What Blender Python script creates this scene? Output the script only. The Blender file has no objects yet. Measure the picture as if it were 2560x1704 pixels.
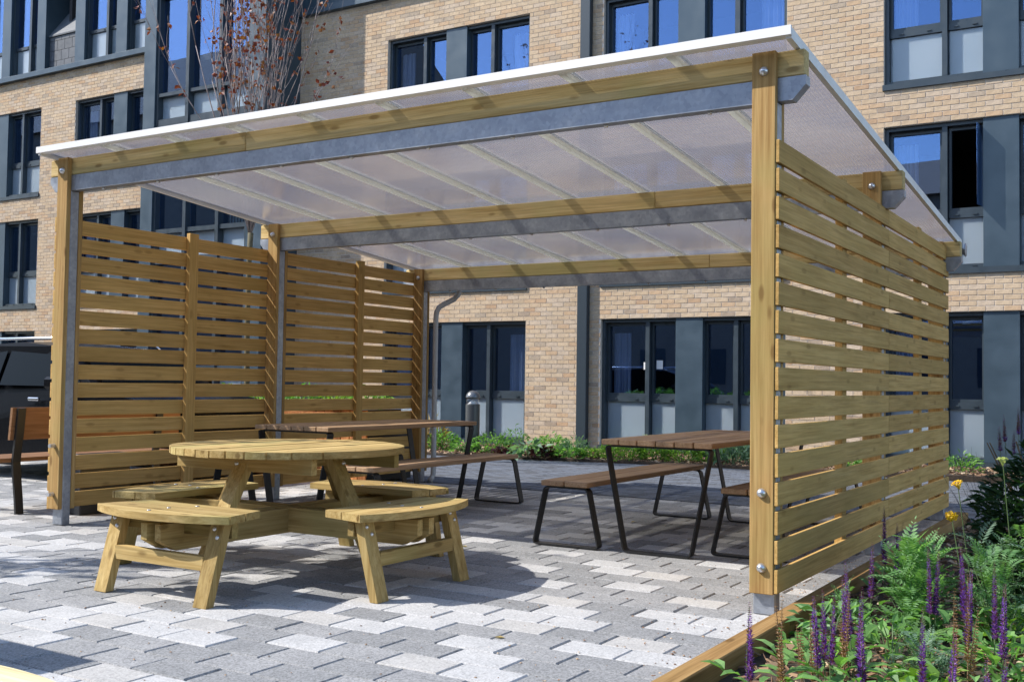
import bpy, math, random
from mathutils import Vector, Matrix
R = math.radians
rng = random.Random(7)
scene = bpy.context.scene
C = scene.collection

# ------------------------------------------------------------------ camera, sky, sun, exposure
CAM = Vector((1.792, -5.2034, 1.1259)); YAW, PIT, ROLL, FPX = -0.549, 0.0384, 0.0141, 2702.0
fw = Vector((math.sin(YAW)*math.cos(PIT), math.cos(YAW)*math.cos(PIT), math.sin(PIT)))
rt = Vector((math.cos(YAW), -math.sin(YAW), 0))
up = rt.cross(fw)
rt2 = rt*math.cos(ROLL)+up*math.sin(ROLL); up2 = up*math.cos(ROLL)-rt*math.sin(ROLL)
cam_d = bpy.data.cameras.new('camera'); cam = bpy.data.objects.new('camera', cam_d); C.objects.link(cam)
cam_d.sensor_width = 36; cam_d.lens = 36*FPX/2560; cam_d.clip_start = .05; cam_d.clip_end = 1000
M = Matrix((rt2, up2, -fw)).transposed().to_4x4(); M.translation = CAM
cam.matrix_world = M
scene.camera = cam
cam_d.dof.use_dof = False

SUN = Vector((-1, -.6, 1.1)).normalized()
w = bpy.data.worlds.new('World'); scene.world = w; w.use_nodes = True
nt = w.node_tree; nt.nodes.clear()
sky = nt.nodes.new('ShaderNodeTexSky'); sky.sky_type = 'NISHITA'; sky.sun_disc = False
sky.sun_elevation = math.asin(SUN.z); sky.sun_rotation = math.atan2(SUN.x, SUN.y)
sky.air_density = 1.0; sky.dust_density = .6; sky.ozone_density = 1.6
bg = nt.nodes.new('ShaderNodeBackground'); bg.inputs['Strength'].default_value = .15
wo = nt.nodes.new('ShaderNodeOutputWorld')
nt.links.new(sky.outputs[0], bg.inputs[0]); nt.links.new(bg.outputs[0], wo.inputs[0])
sl = bpy.data.lights.new('sun', 'SUN'); sl.energy = 3.5; sl.angle = R(.5); sl.color = (1, .955, .885)
sun = bpy.data.objects.new('sun', sl); C.objects.link(sun); sun.location = SUN*40
sun.rotation_euler = (-SUN).to_track_quat('-Z', 'Y').to_euler()
vs = scene.view_settings; vs.view_transform = 'Standard'; vs.look = 'None'; vs.exposure = 1.0; vs.gamma = 1
vs.use_curve_mapping = False
cy = scene.cycles
cy.max_bounces = 8; cy.transparent_max_bounces = 12; cy.caustics_reflective = False; cy.caustics_refractive = False
cy.sample_clamp_indirect = 6

def project(p):
    d = Vector(p)-CAM; z = d.dot(fw)
    if z < .1: return None
    return (1280+FPX*d.dot(rt2)/z, 852-FPX*d.dot(up2)/z, z)

# ------------------------------------------------------------------ materials
def srgb(r, g, b):
    f = lambda c: (c/255/12.92) if c/255 <= .04045 else ((c/255+.055)/1.055)**2.4
    return (f(r), f(g), f(b), 1)
def lin(r, g, b): return (r, g, b, 1)

class NT:
    def __init__(s, name):
        s.m = bpy.data.materials.new(name); s.m.use_nodes = True; s.t = s.m.node_tree; s.t.nodes.clear()
        s.out = s.n('ShaderNodeOutputMaterial')
    def n(s, typ, **kw):
        o = s.t.nodes.new(typ)
        for k, v in kw.items():
            if k in o.inputs.keys() if hasattr(o.inputs, 'keys') else False: o.inputs[k].default_value = v
            else: setattr(o, k, v)
        return o
    def l(s, a, b): s.t.links.new(a, b)
    def bsdf(s, **kw):
        b = s.n('ShaderNodeBsdfPrincipled')
        for k, v in kw.items(): b.inputs[k.replace('_', ' ')].default_value = v
        s.l(b.outputs[0], s.out.inputs[0]); return b
    def ramp(s, src, pts, interp='LINEAR'):
        r = s.n('ShaderNodeValToRGB'); r.color_ramp.interpolation = interp
        el = r.color_ramp.elements
        while len(el) < len(pts): el.new(.5)
        for e, (p, c) in zip(el, pts): e.position = p; e.color = c if len(c) == 4 else (*c, 1)
        s.l(src, r.inputs[0]); return r.outputs[0]
    def coords(s, scale=(1, 1, 1), rand=True, kind='Object'):
        tc = s.n('ShaderNodeTexCoord'); mp = s.n('ShaderNodeMapping'); mp.inputs['Scale'].default_value = scale
        v = tc.outputs[kind]
        if rand:
            oi = s.n('ShaderNodeObjectInfo'); ml = s.n('ShaderNodeMath', operation='MULTIPLY'); ml.inputs[1].default_value = 91.7
            s.l(oi.outputs['Random'], ml.inputs[0])
            ad = s.n('ShaderNodeVectorMath', operation='ADD'); s.l(v, ad.inputs[0]); s.l(ml.outputs[0], ad.inputs[1]); v = ad.outputs[0]
        s.l(v, mp.inputs[0]); return mp.outputs[0]
    def noise(s, vec, scale, detail=4, rough=.55):
        n = s.n('ShaderNodeTexNoise'); n.inputs['Scale'].default_value = scale; n.inputs['Detail'].default_value = detail
        n.inputs['Roughness'].default_value = rough; s.l(vec, n.inputs['Vector']); return n.outputs[0]
    def mix(s, f, a, b, blend='MIX'):
        m = s.n('ShaderNodeMix', data_type='RGBA', blend_type=blend)
        for i, v in ((0, f), (6, a), (7, b)):
            if isinstance(v, (float, int, tuple)): m.inputs[i].default_value = v
            else: s.l(v, m.inputs[i])
        return m.outputs[2]
    def bump(s, h, strength, dist=.01):
        b = s.n('ShaderNodeBump'); b.inputs['Strength'].default_value = strength; b.inputs['Distance'].default_value = dist
        s.l(h, b.inputs['Height']); return b.outputs[0]
    def rnd(s): return s.n('ShaderNodeObjectInfo').outputs['Random']
    def island(s): return s.n('ShaderNodeNewGeometry').outputs['Random Per Island']

def wood(name, axis, base, dark, light, knots=True, rough=.74, vary=.5, green=None):
    t = NT(name)
    sc = [11, 11, 11]; sc[axis] = .5
    v = t.coords(tuple(sc))
    n1 = t.noise(v, 3.2, 5, .6)
    sc2 = [70, 70, 70]; sc2[axis] = 1.5
    v2 = t.coords(tuple(sc2)); n2 = t.noise(v2, 1.6, 3, .5)
    col = t.ramp(n1, [(.30, dark), (.48, base), (.72, light)])
    fine = t.ramp(n2, [(.35, (.80, .78, .74)), (.62, (1.06, 1.05, 1.03))])
    col = t.mix(.75, col, fine, 'MULTIPLY')
    sc5 = [24, 24, 24]; sc5[axis] = .8
    n5 = t.noise(t.coords(tuple(sc5)), 2.0, 4, .6)
    col = t.mix(.5, col, t.ramp(n5, [(.40, (.74, .70, .64)), (.47, (1, 1, 1)), (.60, (1.03, 1.03, 1.02))]), 'MULTIPLY')
    # weather blotches
    v3 = t.coords((1, 1, 1)); n3 = t.noise(v3, 2.3, 4)
    blot = t.ramp(n3, [(.35, (.86, .87, .82)), (.65, (1.05, 1.03, 1.02))])
    col = t.mix(.7, col, blot, 'MULTIPLY')
    if green:
        n4 = t.noise(v3, 1.1, 3); gf = t.ramp(n4, [(.52, (0, 0, 0)), (.68, (.5, .5, .5))]); col = t.mix(gf, col, green)
    if knots:
        sk = [10, 10, 10]; sk[axis] = 3.6
        vo = t.n('ShaderNodeTexVoronoi'); vo.inputs['Scale'].default_value = 1.0; vo.inputs['Randomness'].default_value = 1
        t.l(t.coords(tuple(sk)), vo.inputs['Vector'])
        kf = t.ramp(vo.outputs['Distance'], [(.10, (1, 1, 1)), (.19, (0, 0, 0))])
        col = t.mix(t.mix(knots*.66, (0, 0, 0, 1), kf), col, (dark[0]*.42, dark[1]*.36, dark[2]*.30, 1))
    pr = t.ramp(t.rnd(), [(0, (1-vary*.34, 1-vary*.36, 1-vary*.40)), (.5, (1, 1, 1)), (1, (1+vary*.16, 1+vary*.17, 1+vary*.18))])
    col = t.mix(1.0, col, pr, 'MULTIPLY')
    b = t.bsdf(Roughness=rough); b.inputs['Specular IOR Level'].default_value = .16
    t.l(col, b.inputs['Base Color']); t.l(t.bump(n2, .22, .003), b.inputs['Normal'])
    return t.m

PB, PD, PL = (.42, .265, .105), (.33, .19, .068), (.50, .335, .145)
W = {a: wood('pine_'+'xyz'[a], a, PB, PD, PL, green=(.34, .29, .10, 1)) for a in range(3)}
SB, SD, SLt = (.55, .35, .125), (.475, .29, .096), (.61, .40, .158)
WS = {a: wood('slat_pine_'+'xyz'[a], a, SB, SD, SLt, knots=.6, vary=.45, green=(.47, .31, .10, 1)) for a in range(3)}
TB, TD, TL = (.43, .305, .125), (.33, .22, .08), (.53, .40, .185)
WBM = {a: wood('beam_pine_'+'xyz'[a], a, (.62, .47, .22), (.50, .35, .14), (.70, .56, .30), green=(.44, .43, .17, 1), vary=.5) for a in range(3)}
WT = {a: wood('table_pine_'+'xyz'[a], a, TB, TD, TL, vary=.9, green=(.35, .32, .12, 1)) for a in range(3)}
WN = {a: wood('glare_pine_'+'xyz'[a], a, (.80, .68, .43), (.72, .58, .33), (.84, .74, .50), knots=False) for a in range(3)}  # paler table pine, with overexposed sun glare put into the colour
HW = {a: wood('hardwood_'+'xyz'[a], a, (.42, .275, .17), (.34, .21, .125), (.48, .33, .21), knots=False, rough=.55) for a in range(3)}
HB = {1: wood('shaded_bench_wood', 1, (.24, .13, .07), (.17, .09, .048), (.30, .17, .095), knots=False)}  # darker bench wood, shade on the backrest put into its brown
KW = {a: wood('edging_pine_'+'xyz'[a], a, (.30, .18, .072), (.22, .125, .046), (.37, .235, .105)) for a in range(3)}
PLW = wood('planter_board', 2, (.42, .17, .060), (.28, .115, .06), (.50, .24, .10), knots=False, vary=1.3)

def plain(name, col, rough=.5, metal=0, spec=.5, noise=0, nscale=20, bump=0, coat=0, vary=0):
    t = NT(name); b = t.bsdf(Roughness=rough, Metallic=metal); b.inputs['Specular IOR Level'].default_value = spec
    if coat: b.inputs['Coat Weight'].default_value = coat
    c = (*col[:3], 1)
    if noise or bump or vary:
        v = t.coords((1, 1, 1)); n = t.noise(v, nscale, 5)
        k = noise
        cc = t.mix(1.0, c, t.ramp(n, [(.3, (1-k, 1-k, 1-k)), (.7, (1+k, 1+k, 1+k))]), 'MULTIPLY')
        if vary: cc = t.mix(1.0, cc, t.ramp(t.rnd(), [(0, (1-vary,)*3), (1, (1+vary,)*3)]), 'MULTIPLY')
        t.l(cc, b.inputs['Base Color'])
        if bump: t.l(t.bump(n, bump, .004), b.inputs['Normal'])
        rr = t.ramp(n, [(.3, (max(rough-.08, .02),)*3), (.7, (min(rough+.1, 1),)*3)]); t.l(rr, b.inputs['Roughness'])
    else: b.inputs['Base Color'].default_value = c
    return t.m

def galvanised():
    t = NT('galvanised_steel'); v = t.coords((1, 1, 1))
    vo = t.n('ShaderNodeTexVoronoi'); vo.inputs['Scale'].default_value = 42; t.l(v, vo.inputs['Vector'])
    n = t.noise(v, 7, 6, .65); n2 = t.noise(v, 1.4, 3)
    c = t.ramp(n, [(.3, (.29, .32, .37)), (.55, (.36, .39, .44)), (.75, (.47, .50, .53))])
    sp = t.ramp(vo.outputs['Color'], [(0, (.80, .80, .81)), (1, (1.13, 1.13, 1.12))]); c = t.mix(.8, c, sp, 'MULTIPLY')
    c = t.mix(t.ramp(n2, [(.72, (0, 0, 0)), (.80, (.25, .25, .25))]), c, (.30, .20, .11, 1))
    b = t.bsdf(Metallic=.72); t.l(c, b.inputs['Base Color']); t.l(t.ramp(n, [(.3, (.34,)*3), (.7, (.52,)*3)]), b.inputs['Roughness'])
    return t.m
GALV = galvanised()
ALU = plain('aluminium_bar', (.80, .80, .78), .45, .1, noise=.06, nscale=8)
WTRIM = plain('white_trim', (.80, .80, .79), .35)
BOLT = plain('zinc_bolt', (.62, .63, .65), .28, .85)
BLACKM = plain('black_powder_coat', (.012, .013, .014), .45, noise=.15, nscale=60)
def polycarb():
    t = NT('polycarbonate_sheet')
    v = t.coords((1, 1, 1), rand=False, kind='Object')
    wv = t.n('ShaderNodeTexWave', wave_type='BANDS', bands_direction='X'); wv.inputs['Scale'].default_value = 14.0
    wv.inputs['Distortion'].default_value = 0; t.l(v, wv.inputs['Vector'])
    flute = t.ramp(wv.outputs['Fac'], [(.2, (.36,)*3), (.8, (.54,)*3)])
    n = t.noise(v, 1.1, 3)
    tr = t.n('ShaderNodeBsdfTransparent'); tr.inputs[0].default_value = (.90, .89, .86, 1)
    tl = t.n('ShaderNodeBsdfTranslucent'); t.l(t.mix(1.0, (.335, .322, .35, 1), t.ramp(n, [(.35, (.86, .87, .92)), (.65, (1.14, 1.10, 1.04))]), 'MULTIPLY'), tl.inputs[0])
    df = t.n('ShaderNodeBsdfDiffuse'); df.inputs[0].default_value = (.70, .69, .72, 1)
    gl = t.n('ShaderNodeBsdfGlossy'); gl.inputs['Roughness'].default_value = .22; gl.inputs[0].default_value = (.9, .9, .9, 1)
    m0 = t.n('ShaderNodeMixShader'); m0.inputs[0].default_value = .06
    t.l(tl.outputs[0], m0.inputs[1]); t.l(df.outputs[0], m0.inputs[2])
    m1 = t.n('ShaderNodeMixShader'); t.l(flute, m1.inputs[0]); t.l(m0.outputs[0], m1.inputs[1]); t.l(tr.outputs[0], m1.inputs[2])
    lw = t.n('ShaderNodeLayerWeight'); lw.inputs[0].default_value = .5
    pw = t.n('ShaderNodeMath', operation='POWER'); pw.inputs[1].default_value = 4; t.l(lw.outputs['Facing'], pw.inputs[0])
    fr = t.n('ShaderNodeMath', operation='MULTIPLY_ADD'); fr.inputs[1].default_value = .8; fr.inputs[2].default_value = .03; t.l(pw.outputs[0], fr.inputs[0])
    m2 = t.n('ShaderNodeMixShader'); t.l(fr.outputs[0], m2.inputs[0]); t.l(m1.outputs[0], m2.inputs[1]); t.l(gl.outputs[0], m2.inputs[2])
    t.l(m2.outputs[0], t.out.inputs[0]); return t.m
POLY = polycarb()
def lightened_bar():  # aluminium bars made translucent so their undersides look lit
    t = NT('lightened_aluminium_bar'); d = t.n('ShaderNodeBsdfPrincipled'); d.inputs['Base Color'].default_value = (.80, .80, .77, 1); d.inputs['Roughness'].default_value = .4
    tl = t.n('ShaderNodeBsdfTranslucent'); tl.inputs[0].default_value = (.96, .96, .92, 1)
    m = t.n('ShaderNodeMixShader'); m.inputs[0].default_value = .72; t.l(d.outputs[0], m.inputs[1]); t.l(tl.outputs[0], m.inputs[2]); t.l(m.outputs[0], t.out.inputs[0]); return t.m
LBAR = lightened_bar()
def glass(name, ior, tint, inner=(.85, .88, .9), rough=.0):
    t = NT(name)
    tr = t.n('ShaderNodeBsdfTransparent'); tr.inputs[0].default_value = (*inner, 1)
    gl = t.n('ShaderNodeBsdfGlossy'); gl.inputs['Roughness'].default_value = rough; gl.inputs[0].default_value = (*tint, 1)
    lw = t.n('ShaderNodeLayerWeight'); lw.inputs[0].default_value = .5
    pw = t.n('ShaderNodeMath', operation='POWER'); pw.inputs[1].default_value = 4; t.l(lw.outputs['Facing'], pw.inputs[0])
    fr = t.n('ShaderNodeMath', operation='MULTIPLY_ADD'); fr.inputs[1].default_value = 1-ior; fr.inputs[2].default_value = ior; t.l(pw.outputs[0], fr.inputs[0])
    v = t.coords((1, 1, 1)); n = t.noise(v, .8, 2); t.l(t.bump(n, .02, .05), gl.inputs['Normal'])
    m = t.n('ShaderNodeMixShader'); t.l(fr.outputs[0], m.inputs[0]); t.l(tr.outputs[0], m.inputs[1]); t.l(gl.outputs[0], m.inputs[2])
    t.l(m.outputs[0], t.out.inputs[0]); return t.m
GLASS = glass('window_glass', .19, (.36, .56, 1.0), (.80, .84, .88))
CLEAR = glass('clear_glass', .03, (1, 1, 1), (.95, .96, .97))
CARGLASS = plain('tinted_car_glass', (.004, .007, .009), .10, spec=.05)
def frosted():
    t = NT('frosted_panel'); b = t.bsdf(Roughness=.28); b.inputs['Specular IOR Level'].default_value = .7
    v = t.coords((1, 1, 1)); n = t.noise(v, 1.2, 2)
    t.l(t.ramp(n, [(.3, (.34, .45, .58)), (.7, (.40, .51, .64))]), b.inputs['Base Color'])
    b.inputs['Coat Weight'].default_value = 1; b.inputs['Coat Roughness'].default_value = .06
    b.inputs['Subsurface Weight'].default_value = 1; b.inputs['Subsurface Radius'].default_value = (1, 1, 1); b.inputs['Subsurface Scale'].default_value = .16
    return t.m
FROST = frosted()
SLATE = plain('slate_blue_cladding', (.052, .080, .105), .38, .2, noise=.10, nscale=3)
FRAME = plain('anthracite_frame', (.040, .055, .068), .35, .1, noise=.08, nscale=6)
DARKIN = plain('dark_interior', (.035, .034, .036), .9)
CURT = plain('curtain_fabric', (.50, .56, .72), .9, noise=.1, nscale=5)
SLATET = plain('roof_slate', (.085, .092, .105), .55, noise=.22, nscale=9, bump=.3, vary=.15)
LEAD = plain('lead_flashing', (.11, .12, .135), .7, 0, noise=.1)
MORTAR = plain('mortar', (.60, .54, .47), .95, noise=.12, nscale=40)
PAPER = plain('white_paper', (.75, .75, .74), .8)
def brick(name, c):
    t = NT(name); v = t.coords((1, 1, 1), rand=False, kind='Object'); n = t.noise(v, 26, 5, .65); n2 = t.noise(v, 3.1, 3)
    col = t.mix(1.0, (*c, 1), t.ramp(n, [(.28, (.80, .79, .78)), (.7, (1.12, 1.11, 1.10))]), 'MULTIPLY')
    col = t.mix(1.0, col, t.ramp(n2, [(.3, (.88, .88, .90)), (.7, (1.07, 1.06, 1.05))]), 'MULTIPLY')
    b = t.bsdf(Roughness=.88); b.inputs['Specular IOR Level'].default_value = .2; t.l(col, b.inputs['Base Color']); t.l(t.bump(n, .5, .004), b.inputs['Normal']); return t.m
BRICKS = [brick('buff_brick', (0.524, 0.398, 0.266)), brick('straw_brick', (0.557, 0.432, 0.296)), brick('peach_brick', (0.532, 0.378, 0.240)),
          brick('pale_brick', (0.541, 0.432, 0.319)), brick('russet_brick', (0.476, 0.324, 0.203)), brick('smoky_brick', (0.379, 0.296, 0.218)), brick('grey_brown_brick', (0.427, 0.344, 0.255))]
BW = [30, 26, 16, 20, 2.2, 2.6, 4]
def concrete(name, c, speck=.35):
    t = NT(name); v = t.coords((1, 1, 1), rand=True); n = t.noise(v, 190, 3, .7); n2 = t.noise(v, 4, 4)
    vo = t.n('ShaderNodeTexVoronoi'); vo.inputs['Scale'].default_value = 150; t.l(v, vo.inputs['Vector'])
    col = t.mix(1.0, (*c, 1), t.ramp(vo.outputs['Color'], [(.05, (1-speck,)*3), (.5, (1, 1, 1)), (.95, (1+speck*.7,)*3)]), 'MULTIPLY')
    col = t.mix(1.0, col, t.ramp(n2, [(.3, (.88, .88, .88)), (.7, (1.08, 1.07, 1.06))]), 'MULTIPLY')
    vi = t.ramp(t.n('ShaderNodeNewGeometry').outputs['Random Per Island'], [(0, (.90, .90, .90)), (1, (1.06, 1.06, 1.06))])
    col = t.mix(1.0, col, vi, 'MULTIPLY')
    b = t.bsdf(Roughness=.85); b.inputs['Specular IOR Level'].default_value = .3; t.l(col, b.inputs['Base Color']); t.l(t.bump(n, .6, .003), b.inputs['Normal']); return t.m
PAVE = [concrete('light_grey_paver', (.435, .433, .43), .30), concrete('mid_grey_paver', (.278, .279, .281), .42), concrete('warm_grey_paver', (.41, .40, .385), .28), concrete('dark_grey_paver', (.235, .238, .241), .45)]
BLOCK = [concrete('blue_grey_block', (.125, .14, .17), .25), concrete('charcoal_block', (.10, .108, .125), .25)]
SANDJ = plain('joint_sand', (.12, .115, .105), .95, noise=.3, nscale=60)
ASPH = plain('asphalt', (.06, .06, .062), .9, noise=.25, nscale=80)
SOIL = plain('dark_soil', (.050, .034, .022), .95, noise=.5, nscale=30, bump=.8)
def chips(name):
    t = NT(name); c = t.ramp(t.island(), [(0, (.10, .052, .028)), (.35, (.20, .11, .06)), (.62, (.30, .18, .10)), (.85, (.42, .29, .18)), (1, (.55, .42, .29))])
    b = t.bsdf(Roughness=.85); t.l(c, b.inputs['Base Color']); return t.m
CHIPS = chips('bark_chips')
def leafm(name, a, b_, c, trans=.42, rough=.5):
    t = NT(name); col = t.ramp(t.island(), [(0, a), (.5, b_), (1, c)])
    b = t.n('ShaderNodeBsdfPrincipled'); b.inputs['Roughness'].default_value = rough; b.inputs['Specular IOR Level'].default_value = .4; t.l(col, b.inputs['Base Color'])
    tl = t.n('ShaderNodeBsdfTranslucent'); br = t.mix(1.0, col, (1.5, 1.7, .7, 1), 'MULTIPLY'); t.l(br, tl.inputs[0])
    m = t.n('ShaderNodeMixShader'); m.inputs[0].default_value = trans; t.l(b.outputs[0], m.inputs[1]); t.l(tl.outputs[0], m.inputs[2]); t.l(m.outputs[0], t.out.inputs[0]); return t.m
LF_SALV = leafm('salvia_leaf', (.10, .22, .06), (.16, .32, .09), (.24, .42, .15))
LF_FERN = leafm('feathery_leaf', (.10, .22, .08), (.16, .31, .12), (.23, .39, .18))
LF_GREY = leafm('grey_green_leaf', (.10, .18, .12), (.15, .25, .17), (.22, .32, .24))
LF_DARK = leafm('dark_shrub_leaf', (.012, .035, .014), (.022, .06, .022), (.04, .085, .035), .2)
LF_LIME = leafm('lime_leaf', (.11, .22, .035), (.17, .30, .06), (.24, .36, .09))
LF_MID = leafm('mid_green_leaf', (.08, .19, .05), (.14, .29, .075), (.22, .39, .12))
LF_PURP = leafm('purple_leaf', (.035, .010, .014), (.055, .016, .022), (.08, .03, .035), .2)
LF_RED = leafm('copper_leaf', (.14, .022, .014), (.19, .040, .018), (.25, .10, .025), .25)
LF_DRY = leafm('dry_straw', (.30, .20, .09), (.40, .29, .13), (.48, .38, .20), .2)
PETAL = leafm('violet_petal', (.13, .04, .34), (.19, .06, .44), (.30, .13, .52), .35)
CALYX = leafm('plum_calyx', (.13, .03, .07), (.17, .05, .10), (.22, .08, .13), .2)
SEED = leafm('brown_seed_head', (.20, .10, .045), (.28, .16, .075), (.36, .23, .12), .15)
YELL = leafm('yellow_flower', (.62, .36, .01), (.75, .48, .01), (.80, .60, .03), .2)
YELP = leafm('pale_flower', (.45, .50, .20), (.55, .58, .28), (.62, .64, .36), .3)
STEM = plain('green_stem', (.09, .14, .05), .6); STEMB = plain('brown_stem', (.16, .10, .05), .8)
BARK = plain('pale_bark', (.27, .225, .215), .8, noise=.35, nscale=30, bump=.4)
TRUNK = plain('mossy_bark', (.10, .085, .045), .85, noise=.35, nscale=24, bump=.5)
CARP = plain('black_car_paint', (.004, .0045, .006), .25, .0, spec=.07, coat=.03)
RUBBER = plain('tyre_rubber', (.012, .012, .012), .8)
CHROME = plain('chrome', (.75, .76, .78), .15, .95)
BOXM = plain('dark_steel_cabinet', (.030, .034, .040), .35, .3, noise=.1)

# ------------------------------------------------------------------ mesh helpers
class MB:
    def __init__(s): s.v = []; s.f = []; s.mi = []
    def add(s, vs, fs, mi=0):
        o = len(s.v); s.v += [tuple(p) for p in vs]; s.f += [tuple(i+o for i in f) for f in fs]; s.mi += [mi]*len(fs); return s
    def box(s, a, b, mi=0):
        x0, y0, z0 = a; x1, y1, z1 = b
        return s.add([(x0,y0,z0),(x1,y0,z0),(x1,y1,z0),(x0,y1,z0),(x0,y0,z1),(x1,y0,z1),(x1,y1,z1),(x0,y1,z1)],
                     [(0,3,2,1),(4,5,6,7),(0,1,5,4),(1,2,6,5),(2,3,7,6),(3,0,4,7)], mi)
    def cbox(s, a, b, c=.003, mi=0):     # chamfered box
        x0, y0, z0 = a; x1, y1, z1 = b
        c = min(c, (x1-x0)*.45, (y1-y0)*.45, (z1-z0)*.45)
        V = []; idx = {}
        for i, X in enumerate((x0, x1)):
            for j, Y in enumerate((y0, y1)):
                for k, Z in enumerate((z0, z1)):
                    sx, sy, sz = (1-2*i)*c, (1-2*j)*c, (1-2*k)*c
                    idx[i,j,k] = len(V); V += [(X, Y+sy, Z+sz), (X+sx, Y, Z+sz), (X+sx, Y+sy, Z)]
        F = []
        q = lambda i, j, k, a: idx[i,j,k]+a
        for i in (0, 1):
            f = [q(i,0,0,0), q(i,1,0,0), q(i,1,1,0), q(i,0,1,0)]; F.append(f if i else f[::-1])
            f = [q(0,i,0,1), q(1,i,0,1), q(1,i,1,1), q(0,i,1,1)]; F.append(f[::-1] if i else f)
            f = [q(0,0,i,2), q(1,0,i,2), q(1,1,i,2), q(0,1,i,2)]; F.append(f if i else f[::-1])
        for i in (0, 1):
            for j in (0, 1):
                o = (i == j)
                f = [q(i,j,0,0), q(i,j,0,1), q(i,j,1,1), q(i,j,1,0)]; F.append(f if not o else f[::-1])
                f = [q(i,0,j,0), q(i,0,j,2), q(i,1,j,2), q(i,1,j,0)]; F.append(f if o else f[::-1])
                f = [q(0,i,j,1), q(0,i,j,2), q(1,i,j,2), q(1,i,j,1)]; F.append(f if not o else f[::-1])
        for (i,j,k), b0 in idx.items():
            f = [b0, b0+1, b0+2]; F.append(f if (i+j+k) % 2 == 0 else f[::-1])
        return s.add(V, F, mi)
    def prism(s, poly, axis, a, b, mi=0):    # poly in the two other axes (cyclic order), extruded along axis
        n = len(poly); V = []
        for t in (a, b):
            for p, q_ in poly:
                V.append({0: (t, p, q_), 1: (q_, t, p), 2: (p, q_, t)}[axis])
        F = [tuple(range(n))[::-1], tuple(range(n, 2*n))]+[(i, (i+1) % n, n+(i+1) % n, n+i) for i in range(n)]
        return s.add(V, F, mi)
    def bar(s, p, q_, w_, h, side=None, mi=0):   # rectangular bar from p to q_, width along side
        p, q_ = Vector(p), Vector(q_); d = (q_-p).normalized()
        sd = Vector(side) if side else (Vector((0, 0, 1)).cross(d) if abs(d.z) < .99 else Vector((1, 0, 0)))
        sd = (sd-d*sd.dot(d)).normalized(); u = d.cross(sd)
        V = []
        for e in (p, q_):
            for a, b in ((-1,-1),(1,-1),(1,1),(-1,1)): V.append(e+sd*a*w_/2+u*b*h/2)
        return s.add(V, [(3,2,1,0),(4,5,6,7),(0,1,5,4),(1,2,6,5),(2,3,7,6),(3,0,4,7)], mi)
    def tube(s, pts, rad, n=8, mi=0, cap=True):
        pts = [Vector(p) for p in pts]; rad = rad if isinstance(rad, (list, tuple)) else [rad]*len(pts)
        V = []; prev = None
        for i, p in enumerate(pts):
            d = (pts[min(i+1, len(pts)-1)]-pts[max(i-1, 0)]).normalized()
            if prev is None: a = d.orthogonal().normalized()
            else: a = (prev-d*prev.dot(d)).normalized() if (prev-d*prev.dot(d)).length > 1e-6 else d.orthogonal().normalized()
            prev = a; b = d.cross(a)
            for k in range(n):
                t = 2*math.pi*k/n; V.append(p+(a*math.cos(t)+b*math.sin(t))*rad[i])
        F = [(i*n+k, i*n+(k+1) % n, (i+1)*n+(k+1) % n, (i+1)*n+k) for i in range(len(pts)-1) for k in range(n)]
        if cap: F += [tuple(range(n))[::-1], tuple(range((len(pts)-1)*n, len(pts)*n))]
        return s.add(V, F, mi)
    def ribbon(s, pts, width, thick, wdir, mi=0):  # flat strap following pts (closed or open), width along wdir
        pts = [Vector(p) for p in pts]; wd = Vector(wdir).normalized(); V = []
        for i, p in enumerate(pts):
            d = (pts[min(i+1, len(pts)-1)]-pts[max(i-1, 0)]).normalized(); u = wd.cross(d).normalized()
            for a, b in ((-1,-1),(1,-1),(1,1),(-1,1)): V.append(p+wd*a*width/2+u*b*thick/2)
        F = [(i*4+k, i*4+(k+1) % 4, i*4+4+(k+1) % 4, i*4+4+k) for i in range(len(pts)-1) for k in range(4)]
        F += [(3,2,1,0), tuple(len(V)-4+i for i in range(4))]
        return s.add(V, F, mi)
    def lathe(s, prof, n=20, c=(0,0,0), mi=0):
        V = []; cx, cy_, cz = c
        for r_, z in prof:
            for k in range(n):
                t = 2*math.pi*k/n; V.append((cx+r_*math.cos(t), cy_+r_*math.sin(t), cz+z))
        F = [(i*n+k, i*n+(k+1) % n, (i+1)*n+(k+1) % n, (i+1)*n+k) for i in range(len(prof)-1) for k in range(n)]
        F += [tuple(range(n))[::-1], tuple(range((len(prof)-1)*n, len(prof)*n))]
        return s.add(V, F, mi)
    def leaf(s, p, d, nrm, L, w_, mi=0, bend=.15):
        d = d.normalized(); sd = d.cross(nrm)
        if sd.length < 1e-4: sd = d.orthogonal()
        sd.normalize(); n = sd.cross(d).normalized()
        a = p; m = p+d*L*.5+n*L*bend; e = p+d*L
        return s.add([a, m+sd*w_*.5, e, m-sd*w_*.5], [(0, 1, 2), (0, 2, 3)], mi)
    def mesh(s, name, mats, smooth=False):
        me = bpy.data.meshes.new(name); me.from_pydata(s.v, [], s.f)
        for m in (mats if isinstance(mats, (list, tuple)) else [mats]): me.materials.append(m)
        if any(s.mi): me.polygons.foreach_set('material_index', s.mi)
        if smooth: me.polygons.foreach_set('use_smooth', [True]*len(me.polygons))
        me.update(); return me
    def obj(s, name, mats, parent=None, loc=(0,0,0), rot=0, smooth=False, kind=None):
        return link(name, s.mesh(name, mats, smooth), parent, loc, rot, kind)

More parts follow.
